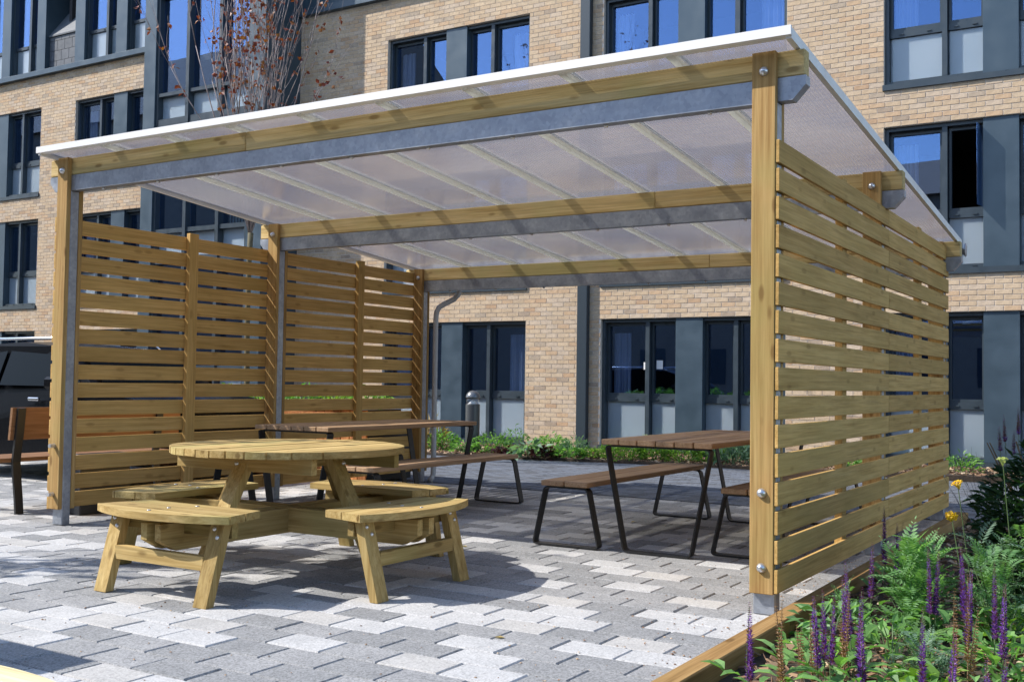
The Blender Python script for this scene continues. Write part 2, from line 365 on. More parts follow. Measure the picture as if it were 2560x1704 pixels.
def link(name, me, parent=None, loc=(0,0,0), rot=0, kind=None, label=None):
    o = bpy.data.objects.new(name, me); C.objects.link(o); o.location = loc
    if rot: o.rotation_euler = rot if isinstance(rot, (tuple, list)) else (0, 0, rot)
    if parent: o.parent = parent
    if kind: o['kind'] = kind
    if label: o['label'] = label
    return o
def tag(o, label, cat, group=None):
    o['label'] = label; o['category'] = cat
    if group: o['group'] = group
    return o
def thing(name, label, cat, loc=(0,0,0), rot=0, group=None):
    o = bpy.data.objects.new(name, None); C.objects.link(o); o.location = loc
    o.empty_display_size = .2
    if rot: o.rotation_euler = (0, 0, rot)
    return tag(o, label, cat, group)
def struct(o): o['kind'] = 'structure'; return o
_cache = {}
def piece(name, size, centre, parent, mat, c=.003, rot=None):   # box piece sharing mesh data by size and material
    key = (name, tuple(round(x, 4) for x in size), mat.name, c)
    if key not in _cache:
        sx, sy, sz = [x/2 for x in size]
        _cache[key] = MB().cbox((-sx,-sy,-sz), (sx,sy,sz), c).mesh(name, mat)
    return link(name, _cache[key], parent, centre, rot or 0)
def pbox(name, a, b, parent, mat, c=.003):
    return piece(name, [b[i]-a[i] for i in range(3)], [(a[i]+b[i])/2 for i in range(3)], parent, mat, c)
def copy_tree(o, parent=None):
    c = o.copy(); C.objects.link(c); c.parent = parent
    for ch in o.children: copy_tree(ch, c)
    return c

# ------------------------------------------------------------------ ground, paving
struct(MB().box((-400,-400,-.5), (400,400,-.075)).obj('ground', ASPH))
paving = struct(MB().box((-14,-5.6,-.073), (.19,4.72,-.012)).obj('paving', SANDJ))
PX, PY = .300, .200
pav = []
for j in range(int(10.3/PY)+1):
    y = -5.55+j*PY
    off = (j % 2)*PX/2+rng.uniform(-.012, .012)
    for i in range(int(14.1/PX)+1):
        x = -13.98+i*PX+off
        x1 = min(x+PX, .185)
        if x1-x < .06 or y+PY > 4.72: continue
        kind = rng.choices((0, 1, 2, 3), (31, 38, 9, 22))[0]
        pav.append((x, x1, y, y+PY, kind))
def pav_area(p):
    c = project(((p[0]+p[1])/2, (p[2]+p[3])/2, 0))
    if not c or not (-20 < c[0] < 2560 and 1150 < c[1] < 1720): return 0
    return 1/c[2]**3
order = sorted(range(len(pav)), key=lambda i: -pav_area(pav[i])); near = set(order[:300])
def paver_geo(mb, x0, x1, y0, y1, mi, z=0):
    g = .0035; c = .006
    a, b, d, e = x0+g, x1-g, y0+g, y1-g
    V = [(a,d,-.05),(b,d,-.05),(b,e,-.05),(a,e,-.05),(a,d,z-c),(b,d,z-c),(b,e,z-c),(a,e,z-c),(a+c,d+c,z),(b-c,d+c,z),(b-c,e-c,z),(a+c,e-c,z)]
    mb.add(V, [(0,1,5,4),(1,2,6,5),(2,3,7,6),(3,0,4,7),(4,5,9,8),(5,6,10,9),(6,7,11,10),(7,4,8,11),(8,9,10,11)], mi)
bulk = MB(); pmesh = {}
for i, (x0, x1, y0, y1, k) in enumerate(pav):
    dz = rng.uniform(-.0025, .0015)
    if i in near and x1-x0 > PX-.002:
        if k not in pmesh:
            m = MB(); paver_geo(m, -PX/2, PX/2, -PY/2, PY/2, 0); pmesh[k] = m.mesh('paver', PAVE[k])
        link('paver', pmesh[k], paving, ((x0+x1)/2, (y0+y1)/2, dz), rng.choice((0, math.pi)))
    else: paver_geo(bulk, x0, x1, y0, y1, k, dz)
bulk.obj('pavers', PAVE, paving, kind='stuff')
# fine block paving path behind the shelter
path = struct(MB().box((-16,4.722,-.073), (8,8.95,-.014)).obj('path', SANDJ))
bulk = MB()
for j in range(42):
    y = 4.725+j*.1
    for i in range(121):
        x = -16+i*.2+(j % 2)*.1
        if x < -12 and y > 6: continue
        g = .0025; z = rng.uniform(-.003, .001); k = 0 if rng.random() < .6 else 1
        a, b, d, e = x+g, x+.2-g, y+g, y+.1-g
        bulk.add([(a,d,-.02),(b,d,-.02),(b,e,-.02),(a,e,-.02),(a,d,z),(b,d,z),(b,e,z),(a,e,z)], [(0,1,5,4),(1,2,6,5),(2,3,7,6),(3,0,4,7),(4,5,6,7)], k)
bulk.obj('paving_blocks', BLOCK, path, kind='stuff')

# ------------------------------------------------------------------ apartment building
FY = 10.9
bld = thing('apartment_building', 'long buff brick apartment building with slate blue window panels behind the shelter', 'building', (-8, FY+1.5, 0))
def bl(o): o.location = Vector(o.location)-Vector(bld.location); return o
HEADS = (2.2, 4.9, 7.6); STARTS = (-24.6, -20.18, -10.915, -6.335, -1.767, 2.8); WWID = 3.13; WH = 2.15
opens = [(s, s+WWID, h-WH, h) for s in STARTS for h in HEADS]
opens.append((-16.5, -13.23, -1, 9))     # where the stair tower joins
def clear_x(x0, x1, z0, z1):             # pieces of [x0,x1] not in an opening at heights z0..z1
    segs = [(x0, x1)]
    zm = (z0+z1)/2
    for a, b, c, d in opens:
        if not (c < zm < d): continue
        new = []
        for s, e in segs:
            if b <= s or a >= e: new.append((s, e)); continue
            if a > s: new.append((s, a))
            if b < e: new.append((b, e))
        segs = new
    return segs
wallb = MB(); XL, XR, ZT = -26.5, 7.0, 8.38
zs = sorted({-.3, ZT}|{h for h in HEADS}|{h-WH for h in HEADS})
for z0, z1 in zip(zs, zs[1:]):
    for a, b in clear_x(XL, XR, z0, z1): wallb.box((a, FY+.003, z0), (b, FY+.33, z1))
bl(wallb.obj('wall', MORTAR, bld))
bricks = []
nco = int((ZT+.05)/.075)+1
for j in range(nco):
    z0 = -.05+j*.075; z1 = z0+.075
    if z1 > ZT: break
    x = XL-(j % 2)*.1125
    while x < XR:
        for a, b in clear_x(max(x, XL), min(x+.225, XR), z0, z1):
            if b-a > .03: bricks.append((a, b, z0, z1, rng.choices(range(7), BW)[0]))
        x += .225
def brick_show(b):
    c = project(((b[0]+b[1])/2, FY, (b[2]+b[3])/2))
    if not c or b[1]-b[0] < .2: return 0
    u, v, z = c
    ok = (2378 < u < 2545 and v < 790 and v > 0) or (1985 < u < 2550 and 0 < v < 40+(u-1990)*1.2) or (1110 < u < 1860 and 722-(u-1110)*.04 < v < 1120) or (980 < u < 1960 and 10 < v < 200-(u-980)*.16)
    return 1/z**2 if ok and u < 2550 else 0
order = sorted(range(len(bricks)), key=lambda i: -brick_show(bricks[i])); near = {i for i in order[:300] if brick_show(bricks[i]) > 0}
bulk = MB(); bmesh_ = {}
for i, (a, b, z0, z1, k) in enumerate(bricks):
    g = .0048; dy = rng.uniform(0, .003)
    if i in near and b-a > .224:
        if k not in bmesh_:
            bmesh_[k] = MB().cbox((-.1125+g,-.012,-.0375+g), (.1125-g,.018,.0375-g), .0025).mesh('brick', BRICKS[k])
        bl(link('brick', bmesh_[k], bld, ((a+b)/2, FY+.010-dy, (z0+z1)/2)))
    else:
        x0, x1, y0, y1, c, d = a+g, b-g, FY-.001-dy, FY+.02, z0+g, z1-g
        bulk.add([(x0,y0,c),(x1,y0,c),(x1,y0,d),(x0,y0,d),(x0,y1,c),(x1,y1,c),(x1,y1,d),(x0,y1,d)], [(0,1,2,3),(1,5,6,2),(4,0,3,7),(3,2,6,7),(4,5,1,0)], k)
bl(bulk.obj('brickwork', BRICKS, bld, kind='stuff'))
# rooms behind the windows
rm = MB().box((XL, FY+3.2, -.3), (XR, FY+3.3, 13)).box((XL-.1, FY+.33, -.3), (XL, FY+3.3, 13)).box((XR, FY+.33, -.3), (XR+.1, FY+3.3, 13))
for z in (-.2, 2.5, 5.2, 8.2, 11.4): rm.box((XL, FY+.335, z-.12), (XR, FY+3.19, z+.12))
for s in STARTS: rm.box((s-.8, FY+.335, -.3), (s-.7, FY+3.18, 11))
bl(rm.obj('interior', DARKIN, bld))
# one window unit, then copies
def window_unit(name='window'):
    m = MB()
    for a, b in (((0,.07,-.055),(WWID,.26,0)), ((0,.07,-2.08),(.055,.26,-.0552)), ((WWID-.055,.07,-2.08),(WWID,.26,-.0552)), ((.0552,.07,-2.08),(WWID-.0552,.26,-2.025))): m.box(a, b)
    m.box((-.015,-.035,-2.165), (WWID+.015,.31,-2.082))
    for x in (.82, 2.32): m.box((x-.035,.075,-2.02), (x+.035,.25,-.057))
    lites = ((.057,.778), (.862,1.328), (1.792,2.278), (2.362,WWID-.057))
    for a, b in lites:
        m.box((a,.15,-1.36), (b,.245,-1.265))
        for x in (a+(b-a)*.22, a+(b-a)*.75): m.box((x-.03,.135,-1.325), (x+.03,.149,-1.305)); m.box((x-.03,.055,-2.06), (x+.03,.069,-2.045))
        for x0, x1 in ((a, a+.035), (b-.035, b)): m.box((x0,.165,-1.264), (x1,.24,-.057))
        m.box((a+.036,.165,-.11), (b-.036,.24,-.057)); m.box((a+.036,.165,-1.264), (b-.036,.24,-1.22))
    o = m.obj(name, FRAME)
    for a, b in lites:
        pbox('pane', (a+.03,.205,-1.23), (b-.03,.213,-.10), o, GLASS, 0.0005)
        pbox('frosted_panel', (a,.190,-2.024), (b,.205,-1.361), o, FROST, 0.001)
    pbox('spandrel_panel', (1.331,.028,-2.08), (1.789,.30,-.002), o, SLATE)
    cb = MB()
    for a, b in ((.10,.42), (2.62,3.02)):
        n = 26; V = []
        for i in range(n+1):
            x = a+(b-a)*i/n; y = .33+.045*math.sin(i*1.35)+.02*math.sin(i*.7)
            V += [(x, y, -1.98), (x+.004, y+.006, -.22)]
        cb.add(V, [(2*i, 2*i+2, 2*i+3, 2*i+1) for i in range(n)])
    cb.obj('curtain', CURT, o, smooth=True)
    return o
w0 = None
for s in STARTS:
    for h in HEADS:
        if w0 is None: o = w0 = window_unit(); o.parent = bld
        else: o = copy_tree(w0, bld)
        o.location = Vector((s, FY, h))-Vector(bld.location)
        if s == -1.767 and h == 4.9:      # the one casement that stands open
            pn = sorted([c for c in o.children if c.name.startswith('pane')], key=lambda c: c.location.x)[1]
            pn.location = (1.30, .03, pn.location.z); pn.rotation_euler = (0, 0, R(84))
            pn['label'] = 'casement pane swung open outward'
            o['label'] = 'window with its narrow casement open'
        if s == -6.335 and h == 2.2:
            pbox('paper_note', (.70,.199,-.83), (.765,.202,-.71), o, PAPER, .0005); pbox('paper_note', (.93,.199,-.82), (1.04,.202,-.68), o, PAPER, .0005)
# square downpipe with brackets and its brick groove
dp = MB().cbox((-6.72, FY-.12, -.1), (-6.535, FY-.008, 8.3), .008)
bl(dp.obj('downpipe', plain('dark_downpipe', (.030, .043, .055), .4, .1), bld))
# dark ledge at the eaves and the slate storey above it
lg = MB().cbox((XL, FY-.115, 8.352), (-16.62, FY+.34, 8.478), .006); bl(lg.obj('eaves_ledge', SLATE, bld))
lg = MB().cbox((-13.12, FY-.115, 8.382), (XR, FY+.34, 8.52), .006); bl(lg.obj('eaves_ledge', SLATE, bld))
up_ = MB()
for a, b in ((-26.5,-26.0), (-24.55,-24.2), (-23.08,-22.74), (-21.69,-21.36), (-20.24,-19.89), (-18.77,-18.40)):
    up_.cbox((a, FY-.03, 8.48), (b, FY+1.5, 12.2), .004)
up_.box((-26.5, FY-.03, 11.1), (-13.0, FY+3.3, 12.2)).box((-13.12, FY-.03, 8.522), (XR, FY+.3, 12.2)).box((-26.0, FY+.4, 8.48), (-24.55, FY+.5, 11.1))
bl(up_.obj('upper_cladding', SLATE, bld))
def dormer_window(a, b, mull):
    m = MB(); z0, z1 = 8.48, 11.08; y0 = FY+.045
    m.box((a, y0, z0), (a+.05, FY+.42, z1)).box((b-.05, y0, z0), (b, FY+.42, z1)).box((a+.051, y0, z0), (b-.051, FY+.42, z0+.045)).box((a+.051, y0, z1-.06), (b-.051, FY+.42, z1))
    lit = [(a+.052, mull-.042), (mull+.042, b-.052)] if mull else [(a+.052, b-.052)]
    if mull: m.box((mull-.04, FY+.04, z0+.046), (mull+.04, FY+.42, z1-.061))
    for p, q_ in lit:
        m.box((p, FY+.11, 9.16), (q_, FY+.40, 9.235))
        for x in (p+(q_-p)*.25, p+(q_-p)*.75): m.box((x-.025, FY+.094, 9.19), (x+.025, FY+.109, 9.21))
    o = bl(m.obj('window', FRAME, bld))
    for p, q_ in lit:
        for nm, c, d, mt in (('frosted_panel', 8.526, 9.159, FROST), ('pane', 9.236, 11.0, GLASS)):
            ob = pbox(nm, (p+.001, FY+.15, c), (q_-.001, FY+.162, d), o, mt, .0005); ob.location = Vector(ob.location)-Vector(bld.location)-Vector(o.location)
dormer_window(-22.74, -21.69, -22.05); dormer_window(-19.89, -18.77, -19.17); dormer_window(-18.40, -17.0, -17.72); dormer_window(-24.20, -23.08, -23.7)
# slate hung recess between the dormers
zc = 8.48; sl_me = {}
for j, h in enumerate((.222, .245, .245, .11)):
    x = -21.355+(j % 2)*-.12
    while x < -20.245:
        a, b = max(x, -21.355), min(x+.28, -20.245)
        if b-a > .05: bl(pbox('slate', (a+.003, FY+.10-.008, zc+.004), (b-.003, FY+.118, zc+h-.003), bld, SLATET, .002))
        x += .283
    zc += h
sb = MB().box((-21.358, FY+.12, 8.48), (-20.242, FY+.2, 9.30)); sb.box((-21.358, FY+.06, 9.302), (-20.242, FY+.2, 9.335))
sb.add([(-21.358, FY+.06, 9.337), (-20.242, FY+.06, 9.337), (-20.242, FY+1.45, 11.2), (-21.358, FY+1.45, 11.2)], [(0, 1, 2, 3)])
bl(sb.obj('recess_roof', LEAD, bld))

# ------------------------------------------------------------------ glazed stair tower
tw = thing('stair_tower', 'dark clad stair tower with tall glazing and pale spandrel panels behind the red leaved tree', 'stair tower', (-14.87, 10.4, 0))
TO = Vector(tw.location); TY = 9.9
def tl_(o): o.location = Vector(o.location)-TO; return o
m = MB()
m.cbox((-16.61, TY, -.05), (-16.25, TY+1.02, 12.4), .006).cbox((-13.56, TY, -.05), (-13.13, TY+1.02, 12.4), .006)
m.box((-16.25, TY+.03, 11.9), (-13.56, TY+1.0, 12.4))
tl_(m.obj('cladding', SLATE, tw))
mull = [-16.25, -15.312, -14.375, -13.56]
rows = [(-.05, .12, 't'), (.12, .62, 'g'), (.62, .74, 't'), (.74, 1.25, 'p'), (1.25, 1.38, 't'), (1.38, 3.46, 'g'), (3.46, 3.60, 't'), (3.60, 4.09, 'p'), (4.09, 4.18, 't'), (4.18, 6.32, 'g'), (6.32, 6.47, 't'),
        (6.47, 6.95, 'p'), (6.95, 7.02, 't'), (7.02, 9.05, 'g'), (9.05, 9.2, 't'), (9.2, 9.7, 'p'), (9.7, 9.8, 't'), (9.8, 11.9, 'g')]
m = MB()
for x in mull[1:3]: m.box((x-.045, TY+.02, -.05), (x+.045, TY+.28, 11.9))
m.box((-16.249, TY+.04, -.05), (-16.19, TY+.28, 11.9)).box((-13.62, TY+.04, -.05), (-13.561, TY+.28, 11.9))
spans = [(-16.189, -15.358), (-15.266, -14.421), (-14.329, -13.621)]
for a, b in spans:
    for z0, z1, k in rows:
        if k == 't': m.box((a, TY+.05, z0), (b, TY+.27, z1))
tl_(m.obj('glazing_frame', FRAME, tw))
for a, b in spans:
    for z0, z1, k in rows:
        if k == 'g': tl_(pbox('pane', (a, TY+.16, z0), (b, TY+.168, z1), tw, GLASS, .0005))
        if k == 'p': tl_(pbox('spandrel_panel', (a, TY+.17, z0), (b, TY+.19, z1), tw, FROST, .001))
m = MB()
for zb in (4.2, 7.02):
    for i in range(20): x = -15.25+i*.085; m.box((x-.006, TY+.9, zb-.1), (x+.006, TY+.912, zb+1.02))
    for z in (zb+1.02, zb+1.2): m.box((-15.3, TY+.885, z), (-13.6, TY+.925, z+.025))
tl_(m.obj('balustrade', plain('teal_railing', (.35, .48, .46), .4), tw))
m = MB().box((-16.6, TY+3.5, -.05), (-13.1, TY+3.6, 12.4))
for z in (3.52, 6.4, 9.12): m.box((-16.2, TY+1.0, z-.1), (-13.6, TY+3.49, z+.05))
tl_(m.obj('stair_hall', DARKIN, tw))

# the buildings the window glass reflects, behind the viewer
ob = thing('brick_block', 'plain brick block across the courtyard seen only in window reflections', 'building', (-10, -26, 0))
o = MB().box((-41.5,-34,-.07), (24,-20,9.2)).prism([(-34.4,9.2),(-19.6,9.2),(-27,12)], 0, -41.55, 24.4).obj('wall', BRICKS[5], ob); o.location = -Vector(ob.location)
for x in range(-20, 23, 3):
    for z in (1.2, 4.0, 6.8): q_ = pbox('window', (x, -20.02, z), (x+1.3, -19.98, z+1.6), ob, FRAME); q_.location = Vector(q_.location)-Vector(ob.location)
ob = thing('tall_block', 'taller dark roofed block across the courtyard seen only in stair tower reflections', 'building', (-60, -30, 0))
o = MB().box((-80,-38,-.07), (-42,-22,19)).prism([(-38.4,19),(-21.6,19),(-30,25)], 0, -80.4, -41.6).obj('wall', BRICKS[5], ob); o.location = -Vector(ob.location)

# ------------------------------------------------------------------ timber shelter
sh = thing('timber_shelter', 'timber and galvanised steel shelter with slatted side walls and translucent lean-to roof', 'shelter', (0, 0, 0))
PW = .121; PYS = (0, 2.27, 4.575); PXS = (-5.5, 0); ZT3 = (2.794, 2.588, 2.384)
def bolt_mesh():
    m = MB(); n = 12; prof = [(.0, .022), (.010, .021), (.018, .016), (.023, .007), (.025, 0)]
    V = [(r_*math.cos(2*math.pi*k/n), -z, r_*math.sin(2*math.pi*k/n)) for r_, z in prof[1:] for k in range(n)]+[(0, -.0245, 0)]
    F = [(i*n+k, i*n+(k+1) % n, (i+1)*n+(k+1) % n, (i+1)*n+k) for i in range(3) for k in range(n)]+[(4*n, (k+1) % n, k) for k in range(n)]
    m.add(V, F); o = m.mesh('bolt', BOLT, True); return o
BOLTM = bolt_mesh()
NUTM = MB().lathe([(.0, -.016), (.010, -.014), (.014, 0)], 8).mesh('nut', BOLT, True)
NUT = MB().prism([(.017*math.cos(k*math.pi/3), .017*math.sin(k*math.pi/3)) for k in range(6)], 1, -.045, 0).mesh('bolt', BOLT)
for xi, x in enumerate(PXS):
    for yi, y in enumerate(PYS):
        zt = ZT3[yi]; zb = .122 if xi == 0 else .108
        for nm, y0, y1 in (('post', y, y+.0362), ('post', y+.1095, y+.146)):
            p = piece(nm, (PW, y1-y0, zt-zb), (x+PW/2, (y0+y1)/2, (zt+zb)/2), sh, W[2], .003)
            if y0 == y:
                for bz in ((zt-.10, .235, .60) if yi == 0 else (zt-.10, .235)):
                    b = link('bolt', NUT if (xi == 0 and bz < 1) else BOLTM, p, (0, -(y1-y0)/2, bz-(zt+zb)/2))
        piece('steel_post', (.1135, .0725, ZT3[yi]-.27+.02), (x+.0635, y+.0729, (ZT3[yi]-.25)/2-.0), sh, GALV, .006)
# slats: sixteen rows, two lengths on each side
for xi, x in ((0, -5.5-.0215), (1, PW+.0015)):
    for k in range(16):
        z0 = 2.345-.115-k*.1409
        for a, b in ((.004, 2.418), (2.424, 4.72)):
            piece('slat', (.020, b-a, .115), (x+.010+rng.uniform(-.001, .001), (a+b)/2, z0+.0575+rng.uniform(-.0012, .0012)), sh, WS[1], .0025, (rng.uniform(-.0012, .0012), rng.uniform(-.012, .012), 0))
    for y in (1.285, 3.56):
        xs = x+.0215 if xi == 0 else x-.0465
        piece('stud', (.045, .10, 2.345-.09), (xs+.0225, y+.05, (2.345+.115)/2+.02), sh, WS[2], .003)
# beams in two lengths on galvanised channels
for yi, y in enumerate(PYS):
    zt = ZT3[yi]; js = (-3.55, -2.4, -2.0)[yi] if yi != 1 else -1.55
    for a, b in ((-5.636, js-.001), (js+.001, .257)):
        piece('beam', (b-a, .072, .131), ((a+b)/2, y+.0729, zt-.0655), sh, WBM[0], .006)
    z1 = zt-.133; z0 = zt-.25
    poly = [(-5.636, z1), (.262, z1), (.262, z1-.045), (.195, z0), (-5.574, z0), (-5.636, z1-.045)]
    poly = [(z, xx) for xx, z in poly]     # prism axis 1 takes (z?, x) order
    ch = MB().prism(poly, 1, y+.0364, y+.1092).obj('steel_beam', GALV, sh)
    for k in range(9): link('nut', NUTM, ch, (-5.05+k*.6, y+.073, z0))
# roof: slope follows the beams
SL = (ZT3[2]-ZT3[0])/(PYS[2]-PYS[0]); rz = lambda y: ZT3[0]+.006+SL*(y-.047)
Y0, Y1 = -.075, 4.86; X0, X1 = -5.59, .212
def slab(name, xa, xb, ya, yb, za, zb_, mat, parent=sh, ring=False):
    m = MB(); V = []
    for y in (ya, yb):
        for z in (za, zb_):
            for x in (xa, xb): V.append((x, y, rz(y)+z))
    m.add(V, [(0,1,3,2), (4,6,7,5), (0,4,5,1), (2,3,7,6), (0,2,6,4), (1,5,7,3)])
    return m.obj(name, mat, parent)
ribs = [-4.884+.639*i for i in range(8)]
edges = [X0]+ribs+[X1]
for a, b in zip(edges, edges[1:]): slab('roof_sheet', a+.012, b-.012, Y0, Y1, .028, .032, POLY)
for x in ribs:
    slab('glazing_bar', x-.022, x+.022, Y0, Y1, .001, .025, LBAR); slab('bar_cap', x-.028, x+.028, Y0, Y1, .037, .047, LBAR)
slab('edge_trim', X0-.018, X0+.011, Y0-.02, Y1, -.002, .052, ALU); slab('edge_trim', X1-.011, X1+.018, Y0-.02, Y1, -.002, .052, ALU)
slab('front_trim', X0-.02, X1+.02, Y0-.04, Y0-.0205, .010, .056, WTRIM)
slab('front_trim_lip', X0+.012, X1-.012, Y0-.020, Y0+.028, .0375, .056, WTRIM)
slab('front_trim_soffit', X0+.012, X1-.012, Y0-.020, Y0+.020, .012, .0255, ALU)
# gutter, outlet and downpipe at the back
m = MB(); pr = [(4.86+.055*math.cos(t), 2.345+.055*math.sin(t)) for t in [math.pi+math.pi*i/10 for i in range(11)]]
pr += [(4.86+.050*math.cos(t), 2.345+.050*math.sin(t)) for t in [2*math.pi-math.pi*i/10 for i in range(11)]]
m.prism(pr, 0, X0, X1+.04)
m.prism([(4.86+.058*math.cos(2*math.pi*i/14), 2.335+.058*math.sin(2*math.pi*i/14)) for i in range(14)], 0, X1+.04, X1+.052)
m.prism([(4.86+.058*math.cos(2*math.pi*i/14), 2.335+.058*math.sin(2*math.pi*i/14)) for i in range(14)], 0, X0-.012, X0)
m.obj('gutter', GALV, sh)
pts = [(-5.05, 4.85, 2.30), (-5.05, 4.84, 2.16), (-5.065, 4.825, 2.10), (-5.10, 4.80, 2.05), (-5.19, 4.74, 1.995), (-5.235, 4.70, 1.955), (-5.255, 4.685, 1.90), (-5.26, 4.68, 1.82), (-5.26, 4.68, .10), (-5.262, 4.66, .05), (-5.265, 4.62, .02)]
MB().tube(pts, .030, 12).obj('downpipe', plain('grey_downpipe', (.42, .43, .44), .5, .2), sh, smooth=True)

# ------------------------------------------------------------------ round picnic table
def round_table(loc, rot, label, wt=WT):
    t = thing('round_picnic_table', label, 'picnic table', loc, rot, 'round timber picnic tables')
    r_ = .675; npl = 13; pw = 2*r_/npl
    for i in range(npl):
        a = -r_+i*pw+.005; b = -r_+(i+1)*pw-.005
        up_, lo = [], []
        for k in range(6):
            x = a+(b-a)*k/5; yy = math.sqrt(max(r_*r_-x*x, .004)); up_.append((x, yy)); lo.append((x, -yy))
        cx = (a+b)/2
        o = MB().prism([(x-cx, y) for x, y in lo+up_[::-1]], 2, -.019, .019).obj('tabletop_plank', wt[1], t, (cx, 0, .721+rng.uniform(-.0015, .0015)))
    for y in (-.36, .36): pbox('batten', (-.52, y-.022, .612), (.52, y+.022, .701), t, wt[0])
    for x in (-.07, .07): pbox('batten', (x-.022, -.33, .612), (x+.022, .33, .701), t, wt[1])
    # crossing pairs of bearers
    for s in (-.052, .052):
        poly = [(-1.0, .385), (1.0, .385), (1.0, .30), (.90, .245), (-.90, .245), (-1.0, .30)]
        MB().prism([(z, x) for x, z in poly], 1, s-.022, s+.022).obj('bearer', wt[0], t)
        q_ = MB().prism([(z+.0, x) for x, z in poly], 1, s-.022, s+.022).mesh('bearer', wt[0])
        link('bearer', q_, t, (0, 0, -.003), math.pi/2)
    # seats: one per side
    Rr = 1.065
    base = [(-.47, .66), (.47, .66)]
    arc = [(Rr*math.sin(a_), Rr*math.cos(a_)) for a_ in [R(27.5-55*i/22) for i in range(23)]]
    outl = [(-.42, .655), (.42, .655)]+arc
    def clip(poly, lo, hi):
        for lim, sgn in ((lo, 1), (hi, -1)):
            out = []
            for i in range(len(poly)):
                p, q_ = poly[i], poly[(i+1) % len(poly)]
                ip, iq = sgn*(p[1]-lim) >= 0, sgn*(q_[1]-lim) >= 0
                if ip: out.append(p)
                if ip != iq:
                    f = (lim-p[1])/(q_[1]-p[1]); out.append((p[0]+f*(q_[0]-p[0]), lim))
            poly = out
        return poly
    planks = []
    for a, b in ((.655, .787), (.795, .927), (.935, 1.066)):
        pc = clip(outl, a, b); planks.append(MB().prism(pc, 2, -.019, .019).mesh('seat_plank', wt[0]))
    def cutleg(p, q_, w_, th):     # leaning leg with level cut ends
        V = [(e[0]+a*w_/2, e[1]+b*th/2, e[2]) for e in (p, q_) for a, b in ((-1,-1),(1,-1),(1,1),(-1,1))]
        return MB().add(V, [(3,2,1,0),(4,5,6,7),(0,1,5,4),(1,2,6,5),(2,3,7,6),(3,0,4,7)]).mesh('leg', wt[2])
    legm = cutleg((.372, .985, .001), (.375, .875, .408), .092, .05); legm2 = cutleg((-.372, .985, .001), (-.375, .875, .408), .092, .05)
    stre = MB().bar((-.328, .932, .205), (.328, .932, .205), .07, .044, side=(0, 0, 1)).mesh('stretcher', wt[0])
    sup = MB().cbox((-.42, .806, .322), (.42, .848, .408)).mesh('seat_support', wt[0])
    tleg = MB().bar((0, .62, .16), (0, .33, .70), .095, .05, side=(1, 0, 0)).mesh('table_leg', wt[2])
    for k in range(4):
        a_ = k*math.pi/2
        for me in planks: link('seat_plank', me, t, (0, 0, .428), a_)
        for me in (legm, legm2): link('leg', me, t, (0, 0, 0), a_)
        for sr in (.722, .861, .99):
            o = link('bolt', NUTM, t, Matrix.Rotation(a_, 3, 'Z') @ Vector((-.03+.06*(sr > .8), sr, .446))); o.scale = (.9, .9, .35); o.rotation_euler = (math.pi, 0, 0)
        link('stretcher', stre, t, (0, 0, 0), a_); link('seat_support', sup, t, (0, 0, 0), a_); link('table_leg', tleg, t, (0, 0, 0), a_)
        for x in (-.375, .375):
            for dz, dr in ((.375, .865), (.335, .875)):
                o = link('bolt', BOLTM, t, (0, 0, 0)); o.scale = (.5, .5, .5)
                rr, ss = Matrix.Rotation(a_, 3, 'Z'), Vector((x+(.015 if dz > .35 else -.015), dr+.042, dz)); o.location = rr @ ss; o.rotation_euler = (0, 0, a_+math.pi)
        o = link('bolt', BOLTM, t, Matrix.Rotation(a_, 3, 'Z') @ Vector((0, .415, .655))); o.scale = (.5, .6, .5); o.rotation_euler = (0, 0, a_+math.pi)
    return t
round_table((-2.657, -.43, 0), 0, 'round timber picnic table with four curved bench seats standing on the paving before the shelter')
round_table((-.52, -4.70, 0), 0, 'sunlit pale timber picnic table of which only one seat edge enters the bottom left corner', WN)

# ------------------------------------------------------------------ steel framed tables and benches
def loop_pts(top, bot, h, rad=.03):
    """rounded trapezoid in the xz plane, open at nothing"""
    c = [(-top/2, h), (-bot/2, .004), (bot/2, .004), (top/2, h)]
    out = []
    for i in range(4):
        p0, p, p1 = Vector(c[i-1]), Vector(c[i]), Vector(c[(i+1) % 4])
        d0, d1 = (p0-p).normalized(), (p1-p).normalized()
        for k in range(7):
            f = k/6; a, b = p+d0*rad*1.2, p+d1*rad*1.2
            out.append((a*(1-f)**2+p*2*f*(1-f)+b*f*f))
    return out
def strap_frame(top, bot, h, wid, thick=.010):
    pts = loop_pts(top, bot, h); n = len(pts); V = []; m = MB()
    cen = Vector((0, h/2))
    for i in range(n):
        d = (pts[(i+1) % n]-pts[i-1]).normalized(); nn = Vector((-d.y, d.x))
        if nn.dot(cen-pts[i]) < 0: nn = -nn
        for y, o in ((-wid/2, 0), (wid/2, 0), (wid/2, thick), (-wid/2, thick)):
            p = pts[i]+nn*o; V.append((p.x, y, p.y))
    F = [(i*4+k, i*4+(k+1) % 4, ((i+1) % n)*4+(k+1) % 4, ((i+1) % n)*4+k) for i in range(n) for k in range(4)]
    return m.add(V, F)
def strap_furniture(name, cat, loc, label, group, L, wtop, npl, h, fbot, ftop, planks_y, rot=0):
    t = thing(name, label, cat, loc, rot, group)
    pt = .036; pw = wtop/npl
    for i in range(npl):
        x = -wtop/2+(i+.5)*pw
        piece('plank', (pw-.010, L, pt), (x, 0, h-pt/2), t, HW[1], .004)
    key = ('frame', ftop, fbot, h)
    if key not in _cache: _cache[key] = strap_frame(ftop, fbot, h-pt-.004, .07).mesh('frame', BLACKM)
    for y in (-L/2+.055, L/2-.055): link('frame', _cache[key], t, (0, y, 0))
    piece('under_rail', (.05, L-.3, .008), (0, 0, h-pt-.0045), t, BLACKM, .001)
    return t
